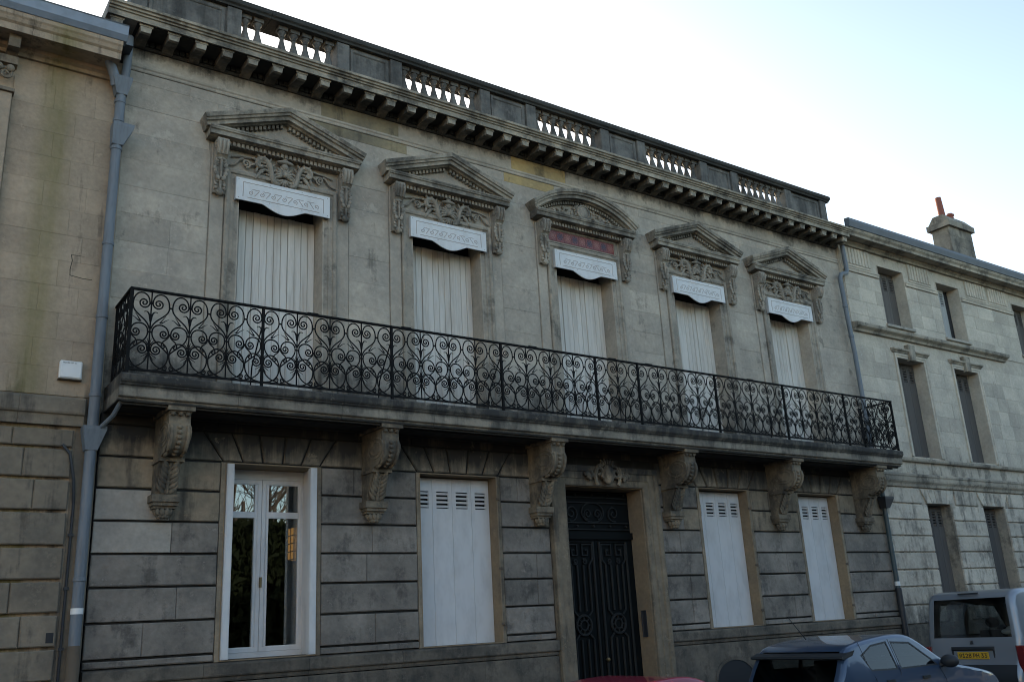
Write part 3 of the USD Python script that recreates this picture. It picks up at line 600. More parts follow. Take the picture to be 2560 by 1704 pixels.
            ms.append(tube(xz(np.vstack([spiral(P(.52, .06), 0.01, 0.06, 90, 90 - sg*(-540), 26), bez(P(.52, .12), P(.46, .14), P(.42, .12), P(.38, .14), 6)[1:]]) if False else spiral(P(.52, .07), 0.01, 0.062, 90, 90 + sg*540, 26), y - 0.02), 0.014, 5))
            ms.append(tube(xz(bez(P(.56, .12), P(.64, .14), P(.62, .0), P(.76, .0), 12), y - 0.015), np.linspace(.02, .012, 12), 5))
            ms.append(tube(xz(bez(P(.38, .17), P(.5, .17), P(.6, .17), P(.72, .13), 8), y - 0.012), 0.012, 5))
        rv, rf = cat(ms); rv[:, 2] = 7.56 + (rv[:, 2] - 7.50)*1.0; rv[:, 1] = y + (rv[:, 1] - y)*1.25
        part(s, 'carved_relief', (rv, rf), 'trim_stone', 50)
    else:
        ms = [ell((c, y - 0.05, 8.16), (0.13, 0.06, 0.15), 2), tube(xz(spiral((c, 8.16), 0.12, 0.12, 0, 360, 24), y - 0.09), 0.018)]
        q = random.Random(3)
        for k in range(90):
            u = (q.random()*2 - 1)*0.78; hmax = 0.30*(1 - (abs(u)/0.85)**1.5)
            v = 8.0 + q.random()*hmax
            ms.append(ell((c + u, y - 0.015 - 0.03*q.random(), v), (0.045, 0.025, 0.018), 1, q.random()*3.1))
        part(ped, 'carved_shield', cat(ms), 'trim_stone', 50)
        tr = part(s, 'tile_frame', frame_rect(c - 0.74, c + 0.74, 7.535, 7.79, 0.03, U - 0.025, U - 0.005), 'trim_stone')
        for k in range(9):
            a = c - 0.70 + k*1.40/9
            part(s, 'tile', cat(block(a + .003, a + 1.40/9 - .003, 7.57, 7.755, U - 0.014, U - .005, 0.003)), 'tile_red')
            m = a + 1.4/18
            part(s, 'tile_flower', cat([box(m - .03, m + .03, U - .0165, U - .0145, 7.633, 7.693)] + [ell((m + .05*math.cos(t), U - .015, 7.663 + .055*math.sin(t)), (.016, .003, .016), 1) for t in np.arange(8)*math.pi/4]), 'tile_dark' if k % 2 else 'tile_pink')
    # shutter of upright boards
    ys = U + 0.27
    sh = part(house, 'shutter', box(c - 0.585, c + 0.585, ys + 0.02, ys + 0.05, 4.44, 7.098), 'groove_dirt', label='closed old white shutter of narrow upright boards')
    nb = 12; w = 1.166/nb
    for k in range(nb):
        part(sh, 'board', block(c - 0.583 + k*w + 0.0032, c - 0.583 + (k + 1)*w - 0.0032, 4.445, 7.10, ys + 0.004*r3.random() - (0.012 if k in (3, 8) else 0), ys + 0.02, 0.003), 'old_white_paint')
    part(house, 'blind_box', box(c - .584, c + .584, ys + .055, ys + .07, 7.0, 7.314), 'black')  # black strip painting the deep shadow just below the pelmet
    # scalloped white pelmet
    z0, z1 = 7.075, 7.39
    bot = [(c - 0.655, z0), (c - 0.30, z0)] + [(c - 0.30 + 0.60*t, z0 - 0.10*(math.sin(math.pi*t)**1.15)) for t in np.linspace(0.04, 0.96, 16)] + [(c + 0.30, z0), (c + 0.655, z0), (c + 0.655, z1), (c - 0.655, z1)]
    lam = part(house, 'pelmet', cat(prism_y(bot, U - 0.085, U - 0.07), box(c - .655, c - .64, U - .07, U - .02, z0, z1), box(c + .64, c + .655, U - .07, U - .02, z0, z1), box(c - .64, c + .64, U - .07, U - .02, z1 - .02, z1)), 'white_paint')
    yy = U - 0.0855; gs = [tube(xz(p, yy), 0.0034, 4) for p in ([(c - .56, z1 - .055), (c + .56, z1 - .055)], [(c - .5, z0 + .05), (c + .5, z0 + .05)])]
    gs += [tube(xz([(c + e*.56, z1 - .055), (c + e*.56, z0 + .05)], yy), 0.0032, 4) for e in (-1, 1)]
    for k in range(7):
        u = c - 0.46 + k*0.153; e = 1 if k <= 3 else -1
        gs.append(tube(xz(spiral((u, z0 + .125), 0.008, 0.034, 0, e*430, 18), yy), 0.0031, 4))
        if k < 6: gs += [tube(xz([(u + .02, z0 + .175), (u + .12, z0 + .175)], yy), 0.003, 4), tube(xz([(u + .055, z0 + (.085 if e > 0 else .165)), (u + .115, z0 + (.165 if e > 0 else .085))], yy), 0.003, 4)]
    part(lam, 'scroll_groove', cat(gs), 'groove_dirt')
    part(lam, 'nail', cat([ell((c + u, yy, z0 + v), (.006, .003, .006), 0) for u in (-.62, -.2, .25, .62) for v in (.03, .29)]), 'rust_pipe')
for i, c in enumerate(WX): upper_surround(i, c)

# ---------- balcony
SX0, SX1 = -2.04, 12.13
slab = [(U, 4.118), (-0.66, 4.118), (-0.66, 4.15), (-0.69, 4.155), (-0.70, 4.165), (-0.70, 4.275), (-0.715, 4.28), (-0.725, 4.30), (-0.74, 4.31), (-0.75, 4.33), (-0.75, 4.385), (-0.73, 4.405), (U, 4.412)]
xs = np.linspace(SX0, SX1, 12)
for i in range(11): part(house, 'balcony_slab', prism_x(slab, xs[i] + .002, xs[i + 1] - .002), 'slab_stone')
part(house, 'balcony_soffit', cat([box(SX0 + .04, SX1 - .04, -.655, U - .002, 4.108, 4.1165)] + [box(SX0 + .05, SX1 - .05, y, y + 0.03, 4.085, 4.1078) for y in (-0.62, -0.5, -0.12)]), 'crust_and_shade_stone')  # black plate and strips: soot plus underside shade painted in
con_side = [(0.0, 4.09), (-0.62, 4.09), (-0.62, 4.045), (-0.585, 4.03)] + [(-0.37 + 0.235*math.cos(a), 3.825 + 0.215*math.sin(a)) for a in np.linspace(math.radians(158), math.radians(268), 12)] + [(-0.33, 3.60), (-0.33, 3.55), (-0.30, 3.54), (-0.255, 3.46), (-0.20, 3.36), (-0.165, 3.27), (-0.15, 3.20), (0.0, 3.20)]
def console(x):
    w = 0.118
    cn = part(house, 'console', prism_x(con_side, x - w, x + w), 'console_stone', 35)
    part(cn, 'abacus', box(x - w - .03, x + w + .03, -0.65, 0.0, 4.06, 4.117), 'console_stone'); part(cn, 'fillet', box(x - w - .02, x + w + .02, -0.35, -0.02, 3.545, 3.585), 'console_stone')
    vs = []
    for e in (-1, 1):
        for rr in (0.16, 0.10):
            sx = x + e*w; q = np.array([(-.40 + rr*1.1*math.cos(a)*(1.2 if abs(math.cos(a)) > .5 else 1.1), 3.83 + rr*0.8*math.sin(a)) for a in np.linspace(0.3, 6.2, 22)])
            vs.append(tube(np.stack([np.full(22, sx), q[:, 0], q[:, 1]], 1), 0.012, 5))
        a = np.linspace(math.radians(160), math.radians(268), 12); vs.append(tube(np.stack([np.full(12, x + e*.09), -0.37 + .245*np.cos(a), 3.825 + .225*np.sin(a)], 1), 0.022, 6))
    vs += [ell((x, -0.37 + .24*math.cos(a), 3.825 + .22*math.sin(a)), (.032, .03, .026), 1) for a in np.linspace(math.radians(165), math.radians(255), 7)]
    vs += [ell((x + o, -0.60, 4.03), (.03, .03, .025), 1) for o in (-.08, 0, .08)]
    part(cn, 'volute', cat(vs), 'console_stone', 50)
    ly_ = lambda z: -0.16 - 0.15*((z - 3.22)/.31)
    lf = [tube([(x, -0.305, 3.53), (x, ly_(3.38), 3.38), (x, -0.175, 3.22)], [.026, .02, .03], 6)]
    for k in range(6):
        z = 3.215 + .052*k; wd = .115 - .007*k
        for e in (-1, 1):
            pts = bez((x + e*.008, ly_(z) - .005, z), (x + e*.05, ly_(z + .03) - .02, z + .02), (x + e*wd*.9, ly_(z + .08) - .03, z + .05), (x + e*wd, ly_(z + .1) + .0, z + .115), 7)
            lf.append(tube(pts, [.016, .023, .027, .026, .022, .015, .006], 6, .7))
    lf += [ell((x, -0.27, 3.53), (.06, .05, .025), 1)]
    part(cn, 'acanthus_leaf', cat(lf), 'console_stone', 50)
    part(cn, 'pendant_block', cat(box(x - .155, x + .155, -0.20, 0, 3.12, 3.20), box(x - .135, x + .135, -0.18, 0, 3.08, 3.12), box(x - .12, x + .12, -.15, 0, 3.05, 3.08)), 'console_stone')
    pd = [ell((x, -0.09, 2.995), (.085, .08, .055), 2)]
    for a in np.linspace(0, math.pi, 6): pd += [ell((x + .08*math.cos(a), -0.09 - .07*math.sin(a), 3.01), (.03, .03, .045), 1, -.5*math.cos(a)), ell((x + .05*math.cos(a), -0.09 - .055*math.sin(a), 2.965), (.025, .028, .03), 1)]
    part(cn, 'pendant', cat(pd), 'console_stone', 50)
for x in (-1.36, 1.24, 3.90, 6.52, 9.10, 11.52): console(x)

# railing
RY, RZ0, RZ1 = -0.65, 4.475, 5.385
RX0, RX1 = -1.97, 12.15
NM = 33; MW = (RX1 - RX0)/NM
def motif(hw, H):
    """One repeat of the scrollwork: a bar at u = 0 and, to both sides, three tiers of scrolled hearts."""
    k = hw/0.214; hk = H/0.90; ms = []
    def T(p, r=0.009, s=5, taper=None):
        p = np.asarray(p, float)*[k, hk]; rr = r if taper is None else np.linspace(taper[0], taper[1], len(p))
        for sg in (1, -1): ms.append(tube(xz(p*[sg, 1], 0.0), rr, s, 0.8))
    def E(u, v, ru, rv, t=0.0):
        for sg in (1, -1): ms.append(ell((sg*u*k, 0, v*hk), (ru, 0.011, rv), 1, sg*t))
    ms.append(tube(xz([(0, 0), (0, H)], 0.0), 0.0085, 5))
    T(np.vstack([spiral((.078, .765), .008, .062, 180 + 620, 180, 26), bez((.016, .765), (.02, .915), (.195, .93), (.197, .735), 14)[1:], bez((.197, .735), (.197, .62), (.035, .60), (.008, .47), 12)[1:]]))
    T(np.vstack([spiral((.150, .425), .008, .052, -600, 0, 24), bez((.202, .425), (.205, .555), (.022, .56), (.022, .435), 12)[1:], bez((.022, .435), (.022, .33), (.13, .29), (.205, .205), 12)[1:]]))
    T(np.vstack([bez((.208, .42), (.205, .36), (.125, .36), (.13, .285), 10), spiral((.152, .285), .022, .008, 180, 180 + 330, 10)[1:]]), 0.008)
    T(np.vstack([spiral((.074, .235), .008, .056, 180 + 620, 180, 26), bez((.018, .235), (.02, .37), (.2, .37), (.208, .19), 12)[1:], bez((.208, .19), (.212, .06), (.12, .005), (.02, .0), 12)[1:]]))
    T(bez((.006, .2), (.02, .1), (.08, .03), (.2, .012), 10), 0.008)
    T(spiral((.176, .04), .006, .030, 0, 480, 16), 0.0075)
    T(bez((.0, .56), (.012, .64), (.03, .685), (.075, .66), 8), taper=(.014, .004)); T(bez((.11, .545), (.15, .56), (.16, .59), (.20, .60), 6), taper=(.008, .003)); T(bez((.10, .545), (.13, .58), (.14, .61), (.165, .635), 6), taper=(.008, .003))
    for a in (25, 50, 75): T([(.0, .28), (.085*math.cos(math.radians(a)), .28 + .085*math.sin(math.radians(a)))], taper=(.008, .003))
    for a in (-35, -60): T([(.0, .2), (.10*math.cos(math.radians(a)), .2 + .10*math.sin(math.radians(a)))], taper=(.007, .003))
    E(.0, .765, .022, .016); E(.205, .735, .016, .011); E(.0, .56, .012, .018); E(.012, .435, .02, .01); E(.21, .425, .012, .012); E(.0, .24, .02, .05); E(.21, .18, .012, .012)
    return cat(ms)
rail = part(house, 'balcony_railing', cat(
    box(RX0 - .02, RX1 + .02, RY - .022, RY + .022, RZ1, RZ1 + .022), box(RX0, RX1, RY - .014, RY + .014, RZ0 - .016, RZ0 + .006),
    *[c for x in (RX0, RX1) for c in (box(x - .022, x + .022, RY + .022, U, RZ1, RZ1 + .022), box(x - .014, x + .014, RY + .014, U, RZ0 - .016, RZ0 + .006))],
    *[box(x - .07, x + .07, RY - .024, RY + .024, RZ1 + .022, RZ1 + .032) for x in (0.15, 1.45, 3.5, 5.0, 5.75, 8.1)]), 'wrought_iron')
mm = motif(MW/2, RZ1 - RZ0)
for i in range(NM): part(rail, 'scroll_panel', mm, 'wrought_iron', 45, local=(RX0 + MW*(i + .5), RY, RZ0))
for i in (3, 7, 11, 15, 17, 21, 25, 29): part(rail, 'post', cat(box(RX0 + MW*(i + .5) - .014, RX0 + MW*(i + .5) + .014, RY - .016, RY + .016, 4.40, RZ1 - .001), tube([(RX0 + MW*(i + .5), RY + .01, 5.2), (RX0 + MW*(i + .5), -.3, 4.75), (RX0 + MW*(i + .5), -.25, 4.4)], .009, 5)), 'wrought_iron')
for x in (RX0, RX1):
    part(rail, 'post', box(x - .017, x + .017, RY - .017, RY + .017, 4.40, RZ1 - .001), 'wrought_iron'); part(rail, 'post', box(x - .015, x + .015, U - .055, U - .025, 4.40, RZ1 - .001), 'wrought_iron')
    dep = (U - .04) - RY; ms = motif(dep/4, RZ1 - RZ0)
    v = ms[0]; side = (np.stack([-v[:, 1], v[:, 0], v[:, 2]], 1), ms[1])
    for k in range(2): part(rail, 'scroll_panel', side, 'wrought_iron', 45, local=(x, RY + dep*(k + .5)/2, RZ0))

# paper lamp standing in the room behind the French window
lamp = thing('paper_floor_lamp', 'glowing orange paper floor lamp inside the room behind the white french window', 'lamp', (0.82, 1.25, 0.95))
lx, ly = 0.80, 1.25
part(lamp, 'shade', box(lx - .12, lx + .12, ly - .12, ly + .12, 2.60, 3.02), 'lamp_paper')
part(lamp, 'shade_frame', cat([box(lx + u - .006, lx + u + .006, ly - .132, ly - .126, 2.58, 3.04) for u in (-.12, -.04, .04, .12)] + [box(lx - .13, lx + .13, ly - .132, ly - .126, z - .006, z + .006) for z in (2.60, 2.705, 2.81, 2.915, 3.02)] + [box(lx - .136, lx - .13, ly + u - .006, ly + u + .006, 2.58, 3.04) for u in (-.12, 0, .12)] + [box(lx - .136, lx - .13, ly - .13, ly + .13, z - .006, z + .006) for z in (2.60, 2.705, 2.81, 2.915, 3.02)]), 'black')
part(lamp, 'stand', cat(box(lx - .12, lx + .12, ly - .12, ly + .12, 0.951, 0.98), tube([(lx, ly, 0.98), (lx, ly, 2.60)], 0.015)), 'black')

# ================================================================== left house
left = thing('warm_stone_house', 'warm beige stone house with a green algae stain and carved pilaster at the left', 'house', (-6.0, 0, 0))
LX0, LX1 = -11.0, -2.075
part(left, 'wall_core', prism_y(sbox(LX0, -0.3, LX1, 8.6), 0.012, 0.5), 'left_stone')
part(left, 'house_body', box(LX0, LX1, 0.51, 9, 0, 8.7), 'left_stone')
r4 = random.Random(21)
zl = 4.27 + np.arange(13)*0.3145
for k in range(12):
    xj = sorted([-3.30] + ([-2.85, -2.42] if k % 2 else [-2.62]) + [LX1])
    xj[1:-1] = [x + 0.08*(r4.random() - .5) for x in xj[1:-1]]
    for i in range(len(xj) - 1): part(left, 'stone', block(xj[i] + .0006, xj[i + 1] - .0006, zl[k] + .0006, zl[k + 1] - .0006, -0.002*r4.random(), 0.014, 0.0015), 'left_stone')
    for a, b in ((-6.2, -5.4), (-5.4, -4.6), (-4.6, -4.26)): part(left, 'stone', block(a + .0012, b - .0012, zl[k] + .0012, zl[k + 1] - .0012, -0.002*r4.random(), 0.014, 0.003), 'left_stone')
lj = [1.30, 1.63, 1.965, 2.30, 2.645, 3.01, 3.355, 3.685, 3.90]
for k in range(8):
    xj = [-6.0, -4.9, -3.9, -3.05 + 0.5*((k*3) % 4)/4, -2.335]
    for i in range(4): part(left, 'stone', rough(xj[i] + (.0 if i else .002), xj[i + 1] - (.0015 if i < 3 else 0), lj[k] + .016, lj[k + 1] - .016, -0.045, 0.014, 0.012, r4, .004), 'left_lower_stone')
part(left, 'plinth', box(LX0, -2.335, -0.04, 0.012, -0.1, 1.30), 'left_lower_stone')
part(left, 'corner_strip', box(-2.31, LX1 - .002, 0.0, 0.0115, 0, 3.92), 'left_lower_stone')
lb = [(0.014, 3.93), (-0.055, 3.93), (-0.06, 3.96), (-0.075, 4.04), (-0.10, 4.05), (-0.11, 4.07), (-0.11, 4.21), (-0.10, 4.23), (0.014, 4.265)]
for a, b in ((-6.2, -4.4), (-4.4, -2.9), (-2.9, -2.25)): part(left, 'belt_course', prism_x(lb, a, b - .003), 'left_lower_stone')
# pilaster and its capital
pil = part(left, 'pilaster', block(-4.25, -3.31, 4.27, 7.76, -0.09, 0.012, 0.01), 'left_stone')
part(pil, 'capital', cat(box(-4.29, -3.29, -0.12, 0.012, 7.76, 7.80), box(-4.29, -3.29, -0.115, 0.012, 8.12, 8.22), *[ell((-4.2 + .12*k, -0.11, 8.05), (.05, .05, .05), 1) for k in range(8)], *[tube(np.stack([np.full(20, -3.40), -0.11 + 0 * np.arange(20), 7.98 + 0 * np.arange(20)], 1) + np.stack([spiral((0, 0), .015, .08, 0, 500, 20)[:, 0], np.zeros(20), spiral((0, 0), .015, .08, 0, 500, 20)[:, 1]], 1), .016, 5)]), 'left_lower_stone', 45)
for k in range(4): part(left, 'modillion', prism_x([(0.0, 8.40), (-0.30, 8.40), (-0.30, 8.33), (-0.26, 8.26), (-0.12, 8.27), (0.0, 8.2)], -3.42 - .55*k, -3.30 - .55*k), 'left_lower_stone')
lc = [(0.014, 8.30), (-0.03, 8.30), (-0.045, 8.34), (-0.09, 8.36), (-0.10, 8.40), (-0.36, 8.40), (-0.375, 8.385), (-0.39, 8.385), (-0.39, 8.47), (-0.42, 8.49), (-0.44, 8.53), (-0.46, 8.55), (-0.46, 8.60), (0.014, 8.62)]
for a, b in ((-8.2, -5.2), (-5.2, -4.1), (-4.1, -3.2), (-3.2, -2.235)): part(left, 'cornice_stone', prism_x(lc, a, b - .003), 'left_stone')
part(left, 'gutter', prism_x([(-0.36, 8.603), (-0.47, 8.603), (-0.52, 8.66), (-0.54, 8.77), (-0.555, 8.78), (-0.53, 8.79), (-0.505, 8.70), (-0.46, 8.63), (-0.36, 8.63)], -8.2, -2.20), 'zinc', 30)
part(left, 'roof', prism_x([(-0.36, 8.64), (9, 11.3), (9, 8.64)], -8.2, -2.10), 'slate')
part(left, 'vent', box(-2.43, -2.36, -0.048, -0.0455, 1.68, 1.78), 'black')
part(left, 'crack', cat(tube(xz([(-2.515, 5.68), (-2.52, 5.75), (-2.505, 5.86), (-2.52, 5.93)], 0.0), .004, 4), tube(xz([(-2.52, 5.68), (-2.38, 5.66), (-2.28, 5.66)], 0.0), .004, 4), tube(xz([(-2.52, 5.93), (-2.38, 5.93)], 0.0), .003, 4)), 'joint_dirt_shade')

box_al = thing('alarm_box', 'square white burglar alarm box on the beige wall beside the grey drainpipe', 'alarm box', (-2.425, -0.002, 4.55))
part(box_al, 'casing', cat(stone([(-2.535, 4.455), (-2.315, 4.455), (-2.31, 4.465), (-2.31, 4.645), (-2.32, 4.655), (-2.53, 4.655), (-2.54, 4.645), (-2.54, 4.465)], -0.075, -0.004, 0.014)), 'plastic_white', 30)
part(box_al, 'base_rim', box(-2.545, -2.305, -0.07, -0.003, 4.442, 4.452), 'rust_pipe')
tm = meshkit.text_mesh('HOUSE OF  A', 0.016, 0.001, True); tv = np.array(tm.vertices)
part(box_al, 'lettering', (np.stack([-2.515 + tv[:, 0], -0.0755 - tv[:, 2], 4.622 + tv[:, 1]], 1), np.array(tm.faces)), 'lettering')

# ================================================================== drainpipes
def pipe_thing(name, label, pts, r, mat, origin):
    t = thing(name, label, 'drainpipe', origin); part(t, 'pipe', tube(pts, r, 14), mat, 40); return t
px = lambda z: -2.155 - 0.012*(8.0 - z)/6
dp = pipe_thing('drainpipe', 'tall grey blue drainpipe with two hopper heads between the two left houses', [(-2.15, -0.10, 8.1), (px(7.4), -0.10, 7.4), (px(5), -0.10, 5.0), (px(3), -0.10, 3.0), (px(1.6), -0.10, 1.62)], 0.058, 'pipe_paint', (-2.17, -0.10, 0))
part(dp, 'upper_pipe', tube([(-2.105, -0.10, 8.93), (-2.11, -0.10, 8.5), (-2.13, -0.10, 8.18)], 0.052, 12), 'pipe_paint', 40)
part(dp, 'gutter_outlet', tube([(-2.42, -0.36, 8.60), (-2.40, -0.30, 8.52), (-2.25, -0.14, 8.30), (-2.22, -0.10, 8.2)], 0.06, 12), 'zinc', 40)
def hopper(x0, x1, z1, z0, xb, y=-0.10):
    def ring(a, b, d, z): return [(a, y - d, z), (b, y - d, z), (b, y + .075, z), (a, y + .075, z)]
    V = np.array(ring(x0, x1, .10, z1) + ring(x0, x1, .10, z1 - .04) + ring(xb - .062, xb + .062, .06, z0)); F = quads([[i + r, (i + 1) % 4 + r, (i + 1) % 4 + r + 4, i + r + 4] for r in (0, 4) for i in range(4)] + [[8, 9, 10, 11], [3, 2, 1, 0]])
    return V, F
part(dp, 'hopper_head', hopper(-2.265, -2.045, 8.30, 8.07, -2.15), 'pipe_paint')
part(dp, 'hopper_head', hopper(-2.225, -1.985, 7.66, 7.38, -2.155), 'pipe_paint')
part(dp, 'hopper_head', hopper(-2.27, -2.03, 3.92, 3.66, -2.165), 'pipe_paint')
for z in (7.98, 7.72, 7.34, 6.1, 5.2, 4.28, 2.3): part(dp, 'collar', lathe([(.060, -.02), (.066, -.018), (.066, .018), (.060, .02)], 14, (px(z), -0.10, z)), 'pipe_paint', 40)
part(dp, 'white_band', lathe([(.060, -.03), (.063, -.03), (.063, .03), (.060, .03)], 14, (px(1.9), -0.10, 1.98)), 'plastic_white', 40)
part(dp, 'cast_iron_foot', tube([(px(1.6), -0.10, 1.64), (px(1.6), -0.10, -0.06)], 0.066, 12), 'rust_pipe', 40)
part(dp, 'balcony_spout', tube([(-1.98, -0.62, 4.14), (-2.02, -.4, 4.0), (-2.10, -0.16, 3.9)], 0.025, 8), 'pipe_paint', 40)
cb = thing('cable_conduit', 'thin dark conduit running down beside the grey drainpipe', 'conduit', (-2.275, -0.03, 0))
part(cb, 'tube', cat(tube([(-2.275, -0.02, 3.1), (-2.28, -0.02, 1.3), (-2.28, -0.02, -0.05)], 0.014, 6), tube([(-2.44, -0.06, 3.72), (-2.36, -0.07, 3.62), (-2.30, -0.06, 3.35), (-2.275, -0.02, 3.1)], 0.016, 6)), 'gutter_black', 40)
for z in (2.75, 2.2, 1.6): part(cb, 'clip', box(-2.30, -2.25, -.037, 0, z, z + .03), 'gutter_black')
rp = pipe_thing('drainpipe', 'slim grey drainpipe with a kink below the right end of the long cornice', [(12.33, -0.07, 8.95), (12.35, -0.07, 8.42), (12.32, -.07, 8.33), (12.12, -0.07, 8.27), (12.06, -0.07, 8.16), (12.08, -0.07, 7.6), (12.14, -0.07, 6.5), (12.16, -0.07, 4.5)], 0.046, 'pipe_paint', (12.15, -0.07, 0))
for z in (7.55, 6.9, 5.3): part(rp, 'collar', lathe([(.047, -.03), (.055, -.025), (.055, .025), (.047, .03)], 12, (12.08 + .05*(7.6 - z), -.07, z)), 'pipe_paint', 40)
gp = pipe_thing('drainpipe', 'dark green drainpipe with black hopper below the right end of the balcony', [(12.2, -0.12, 4.1), (12.22, -0.1, 3.8), (12.24, -0.08, 3.4), (12.24, -0.08, 1.85)], 0.045, 'pipe_green', (12.24, -0.08, 0))
part(gp, 'hopper_head', hopper(12.14, 12.42, 3.62, 3.40, 12.24, -0.10), 'gutter_black')
part(gp, 'cast_iron_foot', tube([(12.24, -0.08, 1.9), (12.24, -0.08, -0.06)], 0.06, 12), 'gutter_black', 40)
part(gp, 'white_band', lathe([(.046, -.04), (.05, -.04), (.05, .04), (.046, .04)], 12, (12.24, -0.08, 1.98)), 'plastic_white', 40)

# ================================================================== right house
right = thing('three_storey_stone_house', 'paler three-storey stone house with weathered grey shutters and a tall chimney at the right', 'house', (19, 0, 0))
QX0, QX1 = 12.305, 34.0
RWX = [14.08, 16.36, 19.75, 22.2, 24.6]
core = sbox(QX0, -0.3, QX1, 9.2)
TW, MWN, GW = (7.40, 8.76, 0.49), (4.52, 6.66, 0.50), (1.45, 3.545, 0.43)
MIDC = [14.22, 16.42, 20.0, 22.4]; GNDC = [14.28, 16.42, 19.9, 22.3]
ops = [(c - w, z0, c + w, z1) for cs, (z0, z1, w) in ((RWX, TW), (MIDC, MWN), (GNDC, GW)) for c in cs]
for o in ops: core = core.difference(sbox(*o))
part(right, 'wall_core', prism_y(core, 0.014, 0.5), 'right_stone')
part(right, 'house_body', box(QX0, QX1, 0.51, 9, 0, 9.2), 'dark_room')
r5 = random.Random(9); count = 0
zr = list(4.47 + np.arange(8)*0.332) + list(7.165 + np.arange(5)*0.315)
for k in range(len(zr) - 1):
    z0, z1 = zr[k], zr[k + 1]; x = QX0 + 0.02
    if z1 - z0 > .36: continue
    stops = sorted([(o[0] - .1*(o[1] == MWN[0]), o[2] + .1*(o[1] == MWN[0])) for o in ops if o[1] < z1 - .05 and o[3] > z0 + .05]) + [(23.0, 23.0)]
    for lo, hi in stops:
        while x < lo - 1e-6:
            e = x + 0.42 + 0.3*r5.random()
            if lo - e < .22: e = lo
            e = min(e, lo)
            if count < 300: part(right, 'stone', block(x + .001, e - .001, z0 + .001, z1 - .001, -0.004*r5.random(), 0.016, 0.003), 'right_stone')
            count += 1; x = e
        x = max(x, hi)
rj = [1.22, 1.57, 1.915, 2.235, 2.57, 2.89, 3.21, 3.53, 3.86]
gb = [QX0 + .02] + [v for c in GNDC[:2] for v in (c - GW[2] - .02, c + GW[2] + .02)] + [19.45]
for k in range(8):
    for i in range(0, 6, 2):
        a, b = gb[i], gb[i + 1]
        if rj[k] >= 3.5:
            a += (0.18 if i else 0); b -= 0.18
        part(right, 'rusticated_stone', rough(a, b, rj[k] + .012, rj[k + 1] - .012, -0.022, 0.016, 0.012, r5), 'right_stone')
for c in GNDC:
    bx = np.linspace(-.44, .44, 6); tx = np.linspace(-.62, .62, 6)
    for i in range(5): part(right, 'voussoir', stone([(c + bx[i] + .006, 3.55), (c + bx[i + 1] - .006, 3.55), (c + tx[i + 1] - .006, 3.84), (c + tx[i] + .006, 3.84)], -0.022, .016, .008), 'right_stone')
part(right, 'plinth', box(QX0, QX1, -0.05, 0.013, -.1, 1.22), 'plinth_stone')
for nm_, pr, mt in (('belt_course', [(.014, 3.87), (-.03, 3.87), (-.045, 3.93), (-.09, 3.97), (-.10, 4.0), (-.10, 4.06), (-.12, 4.08), (-.12, 4.12), (.014, 4.16)], 'right_trim'), ('sill_course', [(.014, 4.40), (-.05, 4.40), (-.07, 4.43), (-.07, 4.47), (.014, 4.48)], 'right_trim'),
                    ('frieze_course', [(.014, 8.44), (-.02, 8.44), (-.03, 8.46), (-.03, 8.49), (-.045, 8.50), (-.045, 8.525), (.014, 8.54)], 'right_stone')):
    segs = np.linspace(QX0 + .01, 26.0, 9)
    if nm_ == 'frieze_course':
        prs = []; x = QX0 + .01
        for c in RWX: prs.append((x, c - TW[2] - .02)); x = c + TW[2] + .02
    else: prs = list(zip(segs[:-1], segs[1:]))
    for a, b in prs: part(right, nm_, prism_x(pr, a + .001, b - .001), mt)
for a, b in zip(np.linspace(12.32, 18.3, 5)[:-1], np.linspace(12.32, 18.3, 5)[1:]): part(right, 'sill_course', prism_x([(.014, 7.08), (-.04, 7.08), (-.06, 7.13), (-.14, 7.17), (-.15, 7.20), (-.15, 7.24), (.014, 7.28)], a + .001, b - .001), 'right_trim')
for c in (12.92, 15.22, 17.6, 18.6, 21.0, 23.4):
    fl = [box(c - .40 + .115*k, c - .40 + .115*k + .035, -.004, .0, 8.66, 9.0) for k in range(8)]
    part(right, 'fluted_panel', cat([box(c - .44, c + .44, -.0, .012, 8.58, 9.02)] + [stone(rect(c - .44 + .11*k + .006, c - .44 + .11*(k + 1) - .02, 8.63, 9.0), -.02, .0, .006) for k in range(8)]), 'right_stone')
rc = [(.014, 9.02), (-.05, 9.02), (-.07, 9.06), (-.12, 9.08), (-.12, 9.11), (-.30, 9.12), (-.31, 9.11), (-.32, 9.11), (-.32, 9.17), (-.36, 9.20), (-.38, 9.23), (-.38, 9.255), (.014, 9.27)]
for a, b in zip(np.linspace(12.26, 27.26, 13)[:-1], np.linspace(12.26, 27.26, 13)[1:]): part(right, 'cornice_stone', prism_x(rc, a + .001, b - .001), 'right_trim')
part(right, 'gutter', prism_x([(-.38, 9.26), (-.40, 9.26), (-.43, 9.38), (-.41, 9.45), (-.30, 9.46), (-.30, 9.26)], 12.2, 28), 'gutter_zinc')
roof = part(right, 'roof', prism_x([(-.32, 9.28), (8, 11.2), (8, 9.28)], 12.31, 34), 'slate')
